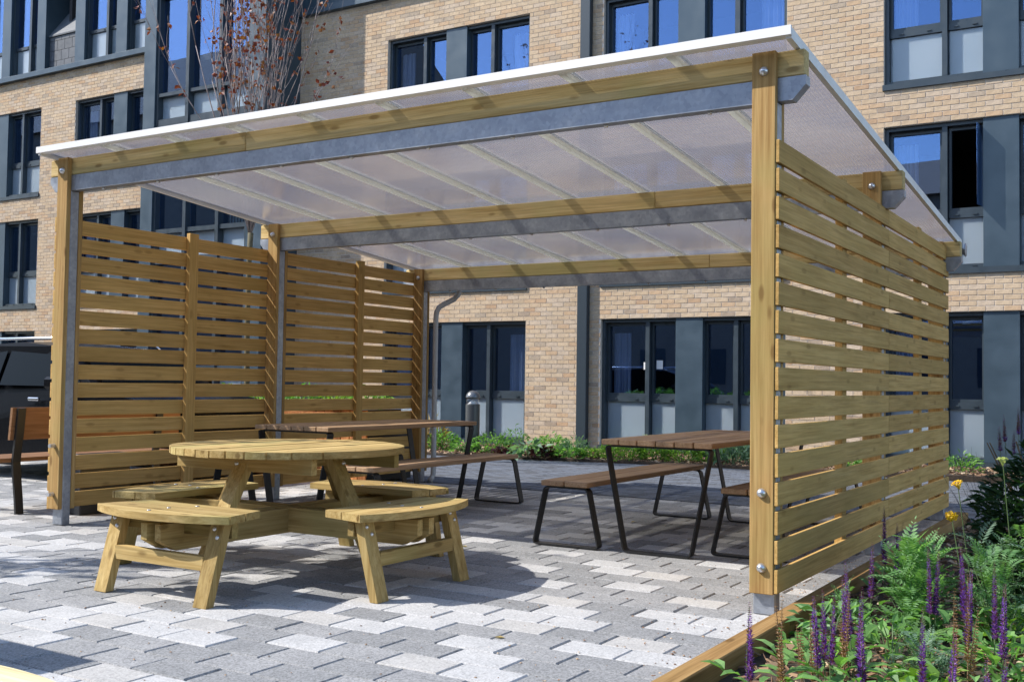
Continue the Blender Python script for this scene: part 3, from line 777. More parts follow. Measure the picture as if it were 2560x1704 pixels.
GT, GB = 'long hardwood tables on black strap frames', 'hardwood benches on black strap frames'
def table_at(x, y, label, rot=0): return strap_furniture('strap_frame_table', 'table', (x, y, 0), label, GT, 2.12, .80, 6, .753, .48, .76, 0, rot)
def bench_at(x, y, label, rot=0): return strap_furniture('strap_frame_bench', 'bench', (x, y, 0), label, GB, 2.16, .37, 2, .452, .52, .34, 0, rot)
table_at(-1.12, 2.44, 'hardwood table with black strap legs beside the slatted right-hand wall of the shelter')
table_at(-4.25, 2.35, 'hardwood table with black strap legs standing behind the round picnic table')
bench_at(-1.79, 2.44, 'hardwood bench on the open left flank of the table by the right slat wall')
bench_at(-.575, 2.70, 'hardwood bench half hidden by the near right post of the shelter')
bench_at(-3.64, 2.45, 'long hardwood bench between the two strap legged tables, right behind the round table')
bench_at(-4.86, 2.30, 'hardwood bench tucked against the slatted left-hand wall of the shelter')
table_at(-3.614, -3.149, 'hardwood table outside the left frame edge, casting the dark wedge of shade at lower left', math.pi/2)

# park bench seen end on at the left
pb = thing('park_bench', 'park bench with a brown timber backrest on curved black steel supports beyond the left post', 'bench', (-6.3, .2, 0))
for y in (.03, 1.45):
    path_ = [(.06, .0, .0), (.045, 0, .12), (.015, 0, .30), (.0, 0, .42), (.012, 0, .52), (.035, 0, .66), (.055, 0, .86)]
    MB().ribbon([(x, y+.035, z) for x, _, z in path_], .07, .022, (0, 1, 0)).obj('support', BLACKM, pb)
    MB().ribbon([(.0, y+.035, .405), (-.46, y+.035, .405), (-.50, y+.035, .36), (-.42, y+.035, 0)], .07, .018, (0, 1, 0)).obj('leg', BLACKM, pb)
for i in range(4): piece('seat_plank', (.105, 1.75, .035), (-.065-i*.115, .80, .435), pb, HB[1], .004)
MB().add([(.010,0,.60),(.038,0,.60),(.066,0,.865),(.038,0,.865),(.010,1.75,.60),(.038,1.75,.60),(.066,1.75,.865),(.038,1.75,.865)],
         [(0,3,2,1),(4,5,6,7),(0,1,5,4),(1,2,6,5),(2,3,7,6),(3,0,4,7)]).obj('backrest', HB[1], pb, (-.032, 0, 0))

# ------------------------------------------------------------------ planter, cabinet, bollard, edging
pl = thing('timber_planter', 'long raised planter of upright orange brown boards with pale coping, seen through the left slats', 'planter', (-7.6, 4.3, 0))
x = -2.0; i = 0
while x < 1.85:
    wd = .115
    gap = .03 if i % 9 == 7 else .006
    piece('board', (wd-.004, .024, .76), (x+wd/2, -.3, .42), pl, PLW, .003); x += wd+gap; i += 1
piece('rail', (3.9, .03, .06), (-.05, -.335, .74), pl, PLW, .004)
MB().box((-2.0,-.285,.02), (1.9,.55,.74)).obj('liner', BLACKM, pl)
COPE = plain('pale_coping', (.58,.55,.48), .7, noise=.08)
for nm, a, b in (('coping', (-2.03,-.36,.815), (1.93,-.24,.86)), ('coping', (-2.03,.46,.815), (1.93,.58,.86)), ('coping', (-2.03,-.239,.815), (-1.93,.459,.86)), ('coping', (1.83,-.239,.815), (1.93,.459,.86))): pbox(nm, a, b, pl, COPE)
MB().box((-1.92,-.238,.745), (1.82,.458,.80)).obj('soil', SOIL, pl)
tag(MB().cbox((-5.93,.49,0), (-5.775,.98,.49), .008).obj('steel_cabinet', BOXM), 'low dark steel cabinet standing outside the left slat wall', 'cabinet')
bo = thing('bollard_light', 'grey steel bollard light with domed cap and clear lantern ring beside the planting strip', 'bollard', (-7.51, 8.86, -.014))
MB().lathe([(.112, 0), (.112, .79), (.108, .795)], 24).obj('column', plain('grey_bollard_steel', (.085, .09, .095), .38, .4), bo, smooth=False)
MB().lathe([(.100, .796), (.100, .893)], 24).obj('lantern', CLEAR, bo, smooth=True)
MB().lathe([(.085, .797), (.012, .86), (.001, .875)], 20).obj('reflector', WTRIM, bo, smooth=True)
MB().lathe([(.112, .894), (.112, .905), (.104, .94), (.082, .975), (.05, .997), (.002, 1.006)], 24).obj('cap', plain('grey_bollard_cap', (.16, .165, .17), .3, .5), bo, smooth=True)
ed = thing('timber_edging', 'sawn timber edging board along the near planting bed beside the shelter', 'edging', (.25, 0, 0))
for a, b in ((-5.4, -2.9), (-2.897, -.3), (-.297, 2.2), (2.203, 4.72)): piece('edging_board', (.095, b-a, .13), (0, (a+b)/2, .012), ed, KW[1], .005)

# ------------------------------------------------------------------ parked car
car = thing('parked_car', 'black estate car with silver roof rail parked beyond the park bench', 'car', (-8.75, 2.9, 0))
prof = [(-2.2,.32),(-2.22,.62),(-2.15,.92),(-1.95,1.02),(-1.62,1.38),(-1.35,1.46),(-.4,1.50),(.25,1.45),(.55,1.36),(1.02,1.03),(1.25,.97),(1.70,.90),(1.86,.80),(1.90,.55),(1.88,.30),(1.62,.24),(-1.9,.24)]
def wid(z): return .88 if z < .75 else .88-.02*(z-.75)/.2 if z < .95 else .86-.20*(z-.95)/.55
m = MB(); n = len(prof); V = []
for s in (-1, 1): V += [(x, s*wid(z), z) for x, z in prof]
V += [(x, 0, z+(.03 if z > .9 else 0)) for x, z in prof]
F = []
for i in range(n):
    j = (i+1) % n; F += [(i, j, 2*n+j, 2*n+i), (2*n+i, 2*n+j, n+j, n+i)]
F += [tuple(range(n))[::-1], tuple(range(n, 2*n))]
m.add(V, F).obj('body', CARP, car)
def side_pane(poly, s): return MB().add([(x, s*(wid(z)+.004), z) for x, z in poly]+[(x, s*(wid(z)-.02), z) for x, z in poly], [tuple(range(len(poly))), tuple(range(len(poly), 2*len(poly)))[::-1]])
for s in (-1, 1):
    for poly in ([(-1.52,1.02),(-1.40,1.33),(-.62,1.40),(-.62,1.02)], [(-.55,1.02),(-.55,1.40),(.20,1.36),(.32,1.28),(.30,1.02)], [(.36,1.02),(.37,1.25),(.50,1.30),(.86,1.03)]):
        side_pane(poly, s).obj('side_window', CARGLASS, car)
    MB().tube([(-1.5,s*.66,1.44),(-1.4,s*.66,1.535),(.15,s*.66,1.54),(.28,s*.66,1.45)], .018, 8).obj('roof_rail', CHROME, car, smooth=True)
    mr = MB().cbox((.28,-.09,-.06), (.46,.09,.07), .03).obj('mirror', CARP, car, (.28, s*1.0, 1.05))
    for x in (-.35, .15): pbox('door_handle', (x-.1-.75*(x < 0), s*.885-.02, .86), (x+.08-.75*(x < 0), s*.885+.02, .895), car, CHROME, .008)
    for x in (-1.42, 1.15):
        wh = MB().tube([(x, s*.72, .31), (x, s*.90, .31)], .31, 24).obj('wheel', RUBBER, car)
        MB().tube([(x, s*.895, .31), (x, s*.905, .31)], .19, 20).obj('rim', CHROME, wh)
MB().add([(1.0,-.70,1.06),(1.0,.70,1.06),(.56,.62,1.385),(.56,-.62,1.385)], [(0,1,2,3)]).obj('windscreen', CARGLASS, car, (.012, 0, .012))

# ------------------------------------------------------------------ planting
def rv(r_=rng): 
    while True:
        v = Vector((r_.uniform(-1, 1), r_.uniform(-1, 1), r_.uniform(-1, 1)))
        if .05 < v.length < 1: return v.normalized()
# mulch beds: soil sheets with bark chips
def bed(name, poly, z, dens, size, seed, clear=None):
    m = MB().prism(poly, 2, -.073, z); o = struct(m.obj(name, SOIL))
    r_ = random.Random(seed); xs = [p[0] for p in poly]; ys = [p[1] for p in poly]
    cb = MB()
    area = (max(xs)-min(xs))*(max(ys)-min(ys))
    def inside(x, y):
        c = False
        for i in range(len(poly)):
            (x1, y1), (x2, y2) = poly[i], poly[i-1]
            if (y1 > y) != (y2 > y) and x < (x2-x1)*(y-y1)/(y2-y1)+x1: c = not c
        return c
    for _ in range(int(area*dens)):
        x, y = r_.uniform(min(xs), max(xs)), r_.uniform(min(ys), max(ys))
        if not inside(x, y) or (clear and not clear(x, y)): continue
        L, wd = size*r_.uniform(.5, 1.5), size*r_.uniform(.15, .5)
        a = r_.uniform(0, 6.28); d = Vector((math.cos(a), math.sin(a), r_.uniform(-.5, .5))).normalized(); sd = d.cross(rv(r_)).normalized()
        n = d.cross(sd)*.004; p = Vector((x, y, z+r_.uniform(.0, .022)))
        A_, B_, C_, D_ = p-d*L/2-sd*wd/2, p+d*L/2-sd*wd*.3, p+d*L/2+sd*wd*.4, p-d*L/2+sd*wd/2
        cb.add([A_, B_, C_, D_, A_+n, B_+n, C_+n, D_+n], [(3,2,1,0),(4,5,6,7),(0,1,5,4),(1,2,6,5),(2,3,7,6),(3,0,4,7)])
    cb.obj('bark_mulch', CHIPS, o, kind='stuff')
    return o
def edge_y(x): return 8.32+(x+7.95)*.165 if x > -12 else 7.7
bed('planting_strip', [(-13.1, 7.65), (-9.8, 7.98), (-7.95, 8.30), (-6.3, 8.52), (-4.7, 8.79), (-3.1, 9.06), (0, 9.5), (4, 9.9), (4, 10.9), (-13.1, 10.9)], .035, 240, .06, 3)
bed('flower_bed', [(.298, -5.4), (6, -5.4), (6, 5.5), (.298, 4.72)], -.005, 330, .055, 5, clear=lambda x, y: x < 3.6 and y > -3.2)

def blades(m, c, n, h, spread, L, wd, mi=0, r_=rng, upr=.6, zmin=0):
    for _ in range(n):
        a = r_.uniform(0, 6.28); rr = spread*math.sqrt(r_.random()); hh = h*(r_.random()**.7)*(1-.45*rr/spread)
        p = Vector((c[0]+rr*math.cos(a), c[1]+rr*math.sin(a), c[2]+zmin+hh*.92))
        d = Vector((math.cos(a)*r_.uniform(.2, 1), math.sin(a)*r_.uniform(.2, 1), r_.uniform(-.3, 1)*upr)).normalized()
        d = (d+rv(r_)*.45).normalized()
        l_ = L*r_.uniform(.6, 1.25); m.leaf(p, d, rv(r_)*.5+Vector((0, 0, 1)), l_, l_*wd, mi, r_.uniform(.05, .22))
def pinnate(m, p, d, L, r_=rng, mi=0, n=9, wl=.28):
    """one feathery leaf: rachis with paired narrow leaflets, drooping"""
    d = d.normalized(); sd = d.cross(Vector((0, 0, 1)))
    if sd.length < .05: sd = Vector((1, 0, 0))
    sd.normalize(); q_ = Vector(p); dirn = d.copy()
    for i in range(n):
        st = L/n; q2 = q_+dirn*st
        w_ = wl*L*math.sin(math.pi*(i+1.2)/(n+1.4))
        for s in (-1, 1):
            dd = (sd*s+dirn*.55+Vector((0, 0, .12))).normalized()
            m.leaf(q_, dd, sd.cross(dirn), w_*r_.uniform(.8, 1.15), w_*.34, mi, .05)
        q_ = q2; dirn = (dirn+Vector((0, 0, -.09))).normalized()
    m.leaf(q_, dirn, sd.cross(dirn), L*.12, L*.04, mi, .05)
def clump(name, label, cat, loc, h, spread, n, L, wd, mat, group=None, flowers=None, stems=6, seed=1, upr=.6):
    r_ = random.Random(seed); t = thing(name, label, cat, loc, 0, group)
    s = MB()
    for i in range(stems):
        a = r_.uniform(0, 6.28); e = Vector((math.cos(a)*spread*.55, math.sin(a)*spread*.55, h*r_.uniform(.6, .9)))
        s.tube([(e.x*.15, e.y*.15, -.01), tuple(e*.55+Vector((0, 0, h*.1))), tuple(e)], [.004, .003, .0015], 4)
    s.obj('stems', STEM, t)
    m = MB(); blades(m, (0, 0, 0), n, h, spread, L, wd, 0, r_, upr); m.obj('foliage', mat, t)
    if flowers:
        fm, k, fs = flowers; f = MB()
        for i in range(k):
            a = r_.uniform(0, 6.28); rr = spread*.8*math.sqrt(r_.random()); p = Vector((rr*math.cos(a), rr*math.sin(a), h*r_.uniform(.85, 1.08)))
            for j in range(16):
                q_ = p+Vector((r_.uniform(-1, 1), r_.uniform(-1, 1), r_.uniform(-.15, .3)))*fs; f.leaf(q_, Vector((r_.uniform(-1, 1), r_.uniform(-1, 1), .7)), Vector((0, 0, 1)), fs*.5, fs*.35)
        f.obj('flowers', fm, t)
    return t
# strip by the building, left to right
def at_strip(u, dy=.35):        # x on the strip for a sight line at pixel column u
    y = 8.9
    for _ in range(3):
        k = (u-1280)/FPX; d = fw+rt2*k; tt = (y-CAM.y)/d.y; x = CAM.x+d.x*tt; y = edge_y(x)+dy
    return (x, y, .03)
strip = [
 ('grassy_plant', 'tall straw tipped grassy plant beside the back left post', 1078, .62, .22, 160, .26, .10, LF_DRY, None, .6, 1.6),
 ('leafy_plant', 'feathery light green plant around a yellow cane left of the bollard', 1112, .50, .26, 420, .09, .35, LF_MID, None, .5, .8),
 ('leafy_plant', 'small ragged green plant at the foot of the bollard', 1160, .30, .2, 180, .08, .4, LF_MID, None, .25, .6),
 ('shrub', 'small leaved bushy green shrub right of the bollard under the frosted panel', 1232, .50, .36, 800, .06, .55, LF_MID, None, .4, .6),
 ('heuchera', 'low dark purple leaved plant beside the small leaved bushy shrub', 1262, .19, .18, 120, .10, .8, LF_PURP, None, .05, .4),
 ('salvia_clump', 'wispy plant with thin dark flower stems against the window corner', 1290, .62, .24, 300, .07, .3, LF_MID, None, .4, 1.2),
 ('leafy_plant', 'broad blue green leaved plant hanging over the path edge', 1322, .34, .28, 90, .20, .5, LF_GREY, None, -.02, .4),
 ('shrub', 'bright green bushy plant in front of the brick pier', 1380, .48, .34, 500, .09, .4, LF_MID, None, .4, .6),
 ('heuchera', 'dark maroon rosette plant on the bark before the brick pier', 1366, .22, .2, 130, .11, .8, LF_PURP, None, .0, .4),
 ('rosemary', 'spiky blue green plant at the foot of the square downpipe', 1440, .46, .24, 380, .10, .14, LF_GREY, None, .25, 1.3),
 ('leafy_plant', 'lush mid green plant with arching leaves left of the downpipe', 1424, .24, .24, 150, .14, .35, LF_MID, None, .02, .5),
 ('euphorbia', 'small lime green mound just right of the downpipe', 1475, .24, .17, 260, .06, .4, LF_LIME, None, .2, .6),
 ('euphorbia', 'lime green mound hidden partly by the strap leg of the right table', 1502, .27, .16, 240, .06, .4, LF_LIME, None, .25, .6),
 ('sedum', 'rounded bright green mound, largest one under the right table top', 1562, .40, .36, 900, .08, .4, LF_LIME, None, .25, .7),
 ('sedum', 'green mound topped with cream flower heads, the left flowering one under the right table', 1638, .42, .25, 420, .09, .45, LF_LIME, (YELP, 6, .05), .28, .6),
 ('sedum', 'dense green mound beside the cream flowering mound', 1705, .42, .30, 640, .08, .4, LF_LIME, (YELP, 2, .05), .28, .6),
 ('sedum', 'cream flowering mound glimpsed between the crossed black table legs', 1772, .42, .22, 300, .09, .45, LF_LIME, (YELP, 5, .05), .3, .6),
 ('rosemary', 'wiry blue green tuft right of the crossed black table legs', 1830, .42, .36, 700, .16, .07, LF_GREY, None, .3, 1.4),
 ('shrub', 'low green plant glimpsed through the right slat wall', 2120, .3, .25, 300, .08, .4, LF_MID, None, .3, .6),
 ('leafy_plant', 'straggling green plant below the far right window', 2400, .35, .3, 250, .09, .4, LF_MID, None, .5, .6)]
for i, (nm, lab, u, h, sp, n, L, wd, mat, fl, dy, upr) in enumerate(strip):
    clump(nm, lab, 'plant', at_strip(u, dy), h*.82, sp*.88, int(n*.8), L*.9, wd, mat, 'plants in the strip along the building', fl, 7, 40+i, upr)

# young copper leaved tree in front of the stair tower
def grow(m, lf, p, d, L, r0, depth, r_, leaf=.0, lsize=.09):
    n = 5; pts = [Vector(p)]; dd = d.normalized()
    for i in range(n):
        dd = (dd+rv(r_)*.11+Vector((0, 0, .05))).normalized(); pts.append(pts[-1]+dd*L/n)
    m.tube(pts, [r0*(1-.55*i/n) for i in range(n+1)], 6 if r0 > .012 else 4)
    if depth == 0 or r0 < .007:
        for i in range(n+1):
            if r_.random() < leaf:
                for _ in range(r_.randint(1, 3)): lf.leaf(pts[i]+rv(r_)*.03, rv(r_)+Vector((0, 0, -.4)), rv(r_), lsize*r_.uniform(.6, 1.2), lsize*.75, 0, .15)
    if depth > 0:
        for i in range(3 if depth > 1 else 2):
            j = r_.randint(1, n); a = rv(r_)
            nd = (dd*1.05+a*.42+Vector((0, 0, .25))).normalized()
            grow(m, lf, pts[j], nd, L*r_.uniform(.55, .8), r0*.56, depth-1, r_, leaf, lsize)
tr = thing('copper_leaved_tree', 'young upright tree with pale bare branches and sparse copper red leaves before the stair tower', 'tree', (-9.5, 6, -.02))
r_ = random.Random(23); tb, lf, bt = MB(), MB(), MB()
tb.tube([(0, 0, 0), (.02, 0, 1), (-.03, .02, 2.2), (0, 0, 3.3), (.02, 0, 3.72)], [.06, .045, .042, .040, .046], 10)
for a, tilt in ((3.7, .27), (3.4, .13), (.5, .08), (.4, .18), (3.0, .19), (1.9, .13), (4.6, .17), (.5, .27), (3.9, .33), (5.4, .16), (3.6, .05), (1.0, .2), (4.1, .21)):
    d = Vector((math.cos(a)*math.sin(tilt), math.sin(a)*math.sin(tilt), math.cos(tilt)))
    grow(bt, lf, (0, 0, 3.66), d, r_.uniform(2.6, 3.4), .015, 3, r_, .30, .095)
tr.scale = (.87, .87, .87)
tb.obj('trunk', TRUNK, tr, smooth=True); bt.obj('branches', BARK, tr, smooth=True); lf.obj('crown', LF_RED, tr)
# bare young tree left of the frame whose twigs streak the paving with shade
t2 = thing('bare_young_tree', 'bare young tree outside the left frame edge that streaks the paving with thin shade', 'tree', (-6.7, -2.6, -.01))
r_ = random.Random(5); tb, lf2, bt2 = MB(), MB(), MB()
tb.tube([(0, 0, 0), (.01, 0, .9), (0, .02, 1.7)], [.05, .04, .036], 10)
for a, tilt in ((.3, .3), (2.4, .35), (4.0, .3), (5.2, .25), (1.2, .15)):
    grow(bt2, lf2, (0, 0, 1.65), Vector((math.cos(a)*math.sin(tilt), math.sin(a)*math.sin(tilt), math.cos(tilt))), 1.7, .018, 3, r_, .30, .12)
tb.obj('trunk', TRUNK, t2, smooth=True); bt2.obj('branches', BARK, t2, smooth=True); lf2.obj('crown', LF_RED, t2)

# near bed: salvias, dried spikes, yarrow, shrub
def on_ray(u, v, h):            # point at height h seen at full size pixel u, v
    d = fw+rt2*((u-1280)/FPX)-up2*((v-852)/FPX); t = (h-CAM.z)/d.z; return CAM+d*t
def spike(m, base, top, r_, mats, frac=.5, wid_=.016, dens=1.0):
    """flower spike along base->top; mats indexes (petal, calyx)"""
    base, top = Vector(base), Vector(top); ax = top-base; L = ax.length; a = ax.normalized(); o = a.orthogonal().normalized(); b = a.cross(o)
    z = 1-frac; k = 0
    while z < 1:
        wq = wid_*(1.15-.95*((z-(1-frac))/frac)**1.5)
        for j in range(6):
            t = 2*math.pi*(j/6)+k*.55+r_.uniform(-.3, .3); rad = o*math.cos(t)+b*math.sin(t)
            p = base+ax*z+rad*.003
            petal = r_.random() < (.72 if z < .86 else .12)
            m.leaf(p, (rad*.9+a*r_.uniform(.3, .9)).normalized(), a, wq*r_.uniform(.75, 1.25), wq*.62, mats[0] if petal else mats[1], .18)
        z += .0085/L/dens; k += 1
def salvia(i, label, spikes, dried=False, leaves=26, name='salvia', frac=.74, wsp=.0172):
    leaves = int(leaves*1.0)
    r_ = random.Random(300+i)
    tops = [on_ray(u, v, h) for u, v, h in spikes]
    c = sum(tops, Vector())/len(tops); base = Vector((max(c.x+.02, .40), c.y-.03, 0))
    t = thing(name, label, 'flowering plant', base, 0, 'salvias in the near flower bed')
    for tp in tops:
        e = tp-base; ft = Vector((e.x*.45+r_.uniform(-.03, .03), e.y*.45+r_.uniform(-.03, .03), -.005))
        mid = ft.lerp(e, .5)+Vector((r_.uniform(-.012, .012), r_.uniform(-.012, .012), 0))
        st = MB().tube([ft, mid, e-(e-mid)*.08], [.0028, .0022, .001], 5).obj('stem', STEMB if dried else STEM, t)
        fm = MB()
        if dried: spike(fm, mid.lerp(ft, .7), e, r_, (0, 0), .85, .0150, .75)
        else: spike(fm, mid.lerp(ft, .75), e, r_, (0, 1), frac, wsp, 1.25)
        fm.obj('flower_spike', [SEED] if dried else [PETAL, CALYX], st)
    if leaves:
        m = MB()
        for _ in range(leaves):
            a = r_.uniform(0, 6.28); rr = r_.uniform(.02, .17)
            p = Vector((rr*math.cos(a), rr*math.sin(a), r_.uniform(.02, .17))); d = Vector((math.cos(a), math.sin(a), r_.uniform(-.1, .6)))
            L = r_.uniform(.06, .12); d.normalize(); sd = d.cross(Vector((0, 0, 1))).normalized(); n = sd.cross(d)
            q1, q2, q3 = p+d*L*.3+n*L*.10, p+d*L*.68+n*L*.10, p+d*L+n*L*.0
            w_ = L*.22; o = len(m.v)
            m.add([p, q1-sd*w_+n*.008, q1, q1+sd*w_+n*.008, q2-sd*w_*.8+n*.006, q2, q2+sd*w_*.8+n*.006, q3],
                  [(0,2,1),(0,3,2),(1,2,5,4),(2,3,6,5),(4,5,7),(5,6,7)])
        m.obj('foliage', LF_SALV, t)
    return t
def on_ray_y(u, v, y):
    d = fw+rt2*((u-1280)/FPX)-up2*((v-852)/FPX); return CAM+d*((y-CAM.y)/d.y)
F9 = lambda x, y: (1700+x*.3851, 1100+y*.3851)
def S(*pts): return [(*F9(x, y), h) for x, y, h in pts]
sal = [
 ('thin half faded salvia spike leaning over the edging, nearest the lower middle', S((452, 1045, .40)), False, 14),
 ('tall thick violet salvia spikes crowded behind the edging, in the middle of the bed front', S((865, 1010, .40), (925, 960, .38), (1000, 990, .38)), False, 20),
 ('violet salvia with one paired spike in front of the bottom slat', S((1070, 775, .44), (1052, 890, .38)), False, 16),
 ('upright violet salvia spike standing before a large pale leaf', S((1182, 945, .42), (1175, 1180, .34)), False, 22),
 ('two tallest purple salvia spikes leaning in front of the slat wall', S((1325, 425, .47), (1410, 540, .43)), False, 18),
 ('short pink tipped salvia spike left of the ferny yarrow', S((1250, 660, .40)), False, 10),
 ('pair of slender violet salvia spikes in front of the ferny yarrow', S((1610, 690, .44), (1680, 710, .43)), False, 18),
 ('violet salvia spikes right of the ferny yarrow, one leaning far over', S((1820, 660, .46), (1890, 840, .46)), False, 22),
 ('salvia with two violet spikes at the right frame edge above the bark', S((2040, 780, .45), (2108, 930, .43)), False, 20),
 ('large violet salvia spikes at the bottom frame edge', S((1575, 1080, .44), (1785, 1250, .46)), False, 24),
 ('short half grown salvia at the bottom right of the bed', S((1985, 1430, .34), (2120, 1390, .30)), False, 22)]
for i, (lab, sp, dr, lv) in enumerate(sal): salvia(i, lab, sp, dr, lv)
dry = [
 ('two dried brown seed spikes standing before the shelter post foot', S((620, 1040, .40), (662, 1020, .40))),
 ('short crumpled brown seed spikes beside the edging', S((755, 1180, .26), (790, 1200, .24))),
 ('single thin brown seed spike left of the crowded violet spikes', S((845, 1120, .34))),
 ('brown seed spikes between the two violet clumps at mid bed', S((1100, 960, .38), (1040, 1130, .28))),
 ('pale brown dried spikes at the right of the bed', S((1782, 960, .42), (1868, 850, .44), (1940, 1080, .36)))]
for i, (lab, sp) in enumerate(dry): salvia(50+i, lab, sp, True, 4, 'dried_salvia')
# tall purple spikes far right in front of the slate panel
salvia(80, 'tall dark purple flower spikes against the slate panel at the far right', [(u, v, on_ray_y(u, v, 1.15).z) for u, v in ((2509, 1035), (2546, 1013), (2497, 1062), (2535, 1072))], False, 10, 'tall_salvia', .17, .013)
# yarrow: feathery leaves with flat flower heads
def yarrow(i, label, base, nl, L, h, heads, mat=LF_FERN, name='yarrow'):
    r_ = random.Random(500+i); t = thing(name, label, 'flowering plant', base, 0, 'yarrows and ferny plants in the near bed'); m = MB()
    for _ in range(nl):
        a = r_.uniform(0, 6.28); el = r_.uniform(.25, 1.35); p = Vector((r_.uniform(-.08, .08), r_.uniform(-.08, .08), h*r_.random()**1.4))
        pinnate(m, p, Vector((math.cos(a)*math.cos(el), math.sin(a)*math.cos(el), math.sin(el))), L*r_.uniform(.65, 1.2), r_, 0, 10)
    m.obj('foliage', mat, t)
    for k in range(7):
        a = r_.uniform(0, 6.28); MB().tube([(0, 0, 0), (.05*math.cos(a), .05*math.sin(a), h*.6), (.10*math.cos(a), .10*math.sin(a), h)], [.003, .0025, .0015], 4).obj('stem', STEM, t) if k < 3 else None
    for (p, fr, fm, tilt) in heads:
        e = p-Vector(base); st = MB().tube([(e.x*.5, e.y*.5, .02), (e.x*.8, e.y*.8, e.z*.6), tuple(e-tilt*.004)], [.0028, .0024, .002], 5).obj('stem', STEM, t)
        f = MB(); tn = tilt.normalized(); o = tn.orthogonal().normalized(); b = tn.cross(o)
        for j in range(190):
            rr = fr*math.sqrt(r_.random()); a = r_.uniform(0, 6.28); q_ = e+o*rr*math.cos(a)+b*rr*math.sin(a)+tn*(.010*(1-(rr/fr)**2)+r_.uniform(0, .004))
            f.leaf(q_-o*.002, (o*r_.uniform(-1, 1)+b*r_.uniform(-1, 1)+tn*.35), tn, .0075, .0065, 0, .1)
        for j in range(20):
            a = j*.314; q_ = e+(o*math.cos(a)+b*math.sin(a))*fr*.6; f.add([e-tn*.03, q_+o*.002, q_-o*.002], [(0, 1, 2)])
        f.obj('flower_head', fm, st)
    return t
Z = Vector((0, 0, 1))
yarrow(0, 'bushy bright ferny yarrow growing in front of the slat wall', (.80, -.02, 0), 190, .17, .38, [])
yarrow(1, 'grey green yarrow with a bright yellow flower head above the path', (1.06, .45, 0), 80, .15, .40, [(on_ray_y(2394, 1209, .15), .026, YELL, Vector((-.3, -.25, 1)))], LF_GREY)
yarrow(2, 'yarrow with a drooping golden flower head at the bed corner', (1.08, .20, 0), 60, .15, .34, [(on_ray_y(2378, 1288, .25), .027, YELL, Vector((.05, -.75, -.35)))])
yarrow(3, 'upright pale headed yarrow in front of the dark shrub at the right', (1.22, .45, 0), 70, .14, .46, [(on_ray_y(2507, 1150, .40), .024, YELP, Z)], LF_FERN)
yarrow(4, 'low ferny tuft at the bed edge below the slats', (.48, .05, 0), 34, .13, .12, [], LF_FERN, 'ferny_plant')
yarrow(5, 'tall feathery green stems before the far right corner', (1.38, -.05, 0), 90, .15, .42, [], LF_GREY, 'ferny_plant')
yarrow(6, 'silvery cut leaved tuft amid the salvias at mid bed', (.95, -.75, 0), 60, .12, .18, [], LF_GREY, 'ferny_plant')
yarrow(7, 'low feathery tuft at the bottom right frame corner', (1.42, -1.9, 0), 46, .11, .14, [], LF_GREY, 'ferny_plant')
yarrow(8, 'low feathery tuft at the bottom middle of the bed', (.78, -2.25, 0), 34, .09, .12, [], LF_FERN, 'ferny_plant')
# broad leaved rosettes on the bark
ros = [(.88, -1.35, 60, 'broad leaved rosette behind the crowded violet spikes'), (1.12, -1.55, 70, 'broad leaved rosette spreading at the centre of the near bed'), (1.0, -1.05, 50, 'light green rosette below the ferny yarrow'),
       (1.34, -1.15, 60, 'broad leaved rosette right of the leaning violet spike'), (.62, -2.0, 40, 'small rosette at the lower end of the edging'), (1.26, -2.25, 60, 'broad leaved rosette at the bottom frame edge'),
       (1.5, -.75, 50, 'rosette of pale leaves at the right frame edge'), (1.0, -2.05, 40, 'small rosette among bark chips at the bottom of the bed')]
for i, (x, y, n, lab) in enumerate(ros):
    r_ = random.Random(700+i); t = thing('rosette_plant', lab, 'plant', (x, y, 0), 0, 'broad leaved rosettes in the near bed'); m = MB()
    for _ in range(n):
        a = r_.uniform(0, 6.28); el = r_.uniform(.05, 1.0); d = Vector((math.cos(a)*math.cos(el), math.sin(a)*math.cos(el), math.sin(el))); L = r_.uniform(.06, .13)
        p = Vector((r_.uniform(-.10, .10), r_.uniform(-.10, .10), r_.uniform(.0, .05))); sd = d.cross(Z).normalized(); nn = sd.cross(d); w_ = L*.24
        pts = [p]; mid = []
        q1, q2, q3 = p+d*L*.35+nn*L*.08, p+d*L*.7+nn*L*.05, p+d*L-Z*L*.12
        m.add([p, q1-sd*w_+nn*.01, q1, q1+sd*w_+nn*.01, q2-sd*w_*.75+nn*.008, q2, q2+sd*w_*.75+nn*.008, q3], [(0,2,1),(0,3,2),(1,2,5,4),(2,3,6,5),(4,5,7),(5,6,7)])
    m.obj('foliage', (LF_SALV, LF_MID, LF_LIME)[i % 3] if i % 4 else LF_SALV, t)
# dark shrub at the right edge with a wiry bare stem in front of the slats
ds = thing('dark_shrub', 'dense dark green shrub rising at the right frame edge', 'shrub', (1.33, .88, 0)); r_ = random.Random(61)
m = MB(); blades(m, (0, 0, 0), 3600, 1.14, .42, .070, .42, 0, r_, .5); m.obj('foliage', LF_DARK, ds)
s = MB()
for k in range(14):
    a = r_.uniform(0, 6.28); s.tube([(0, 0, 0), (.15*math.cos(a), .15*math.sin(a), .4), (.36*math.cos(a), .36*math.sin(a), .85)], [.010, .007, .003], 5)
s.obj('stems', STEMB, ds)
wy = thing('wiry_plant', 'dark wiry branching stem arching in front of the far end of the slat wall', 'plant', (1.05, 1.3, 0)); r_ = random.Random(12); s, lf3 = MB(), MB()
for k in range(7):
    d = Vector((r_.uniform(-.9, -.1), r_.uniform(-.2, .6), r_.uniform(.5, 1))); grow(s, lf3, (0, 0, .15), d, .34, .004, 2, r_, .0)
s.obj('stems', plain('dark_wiry_stem', (.02, .03, .02), .7), wy)
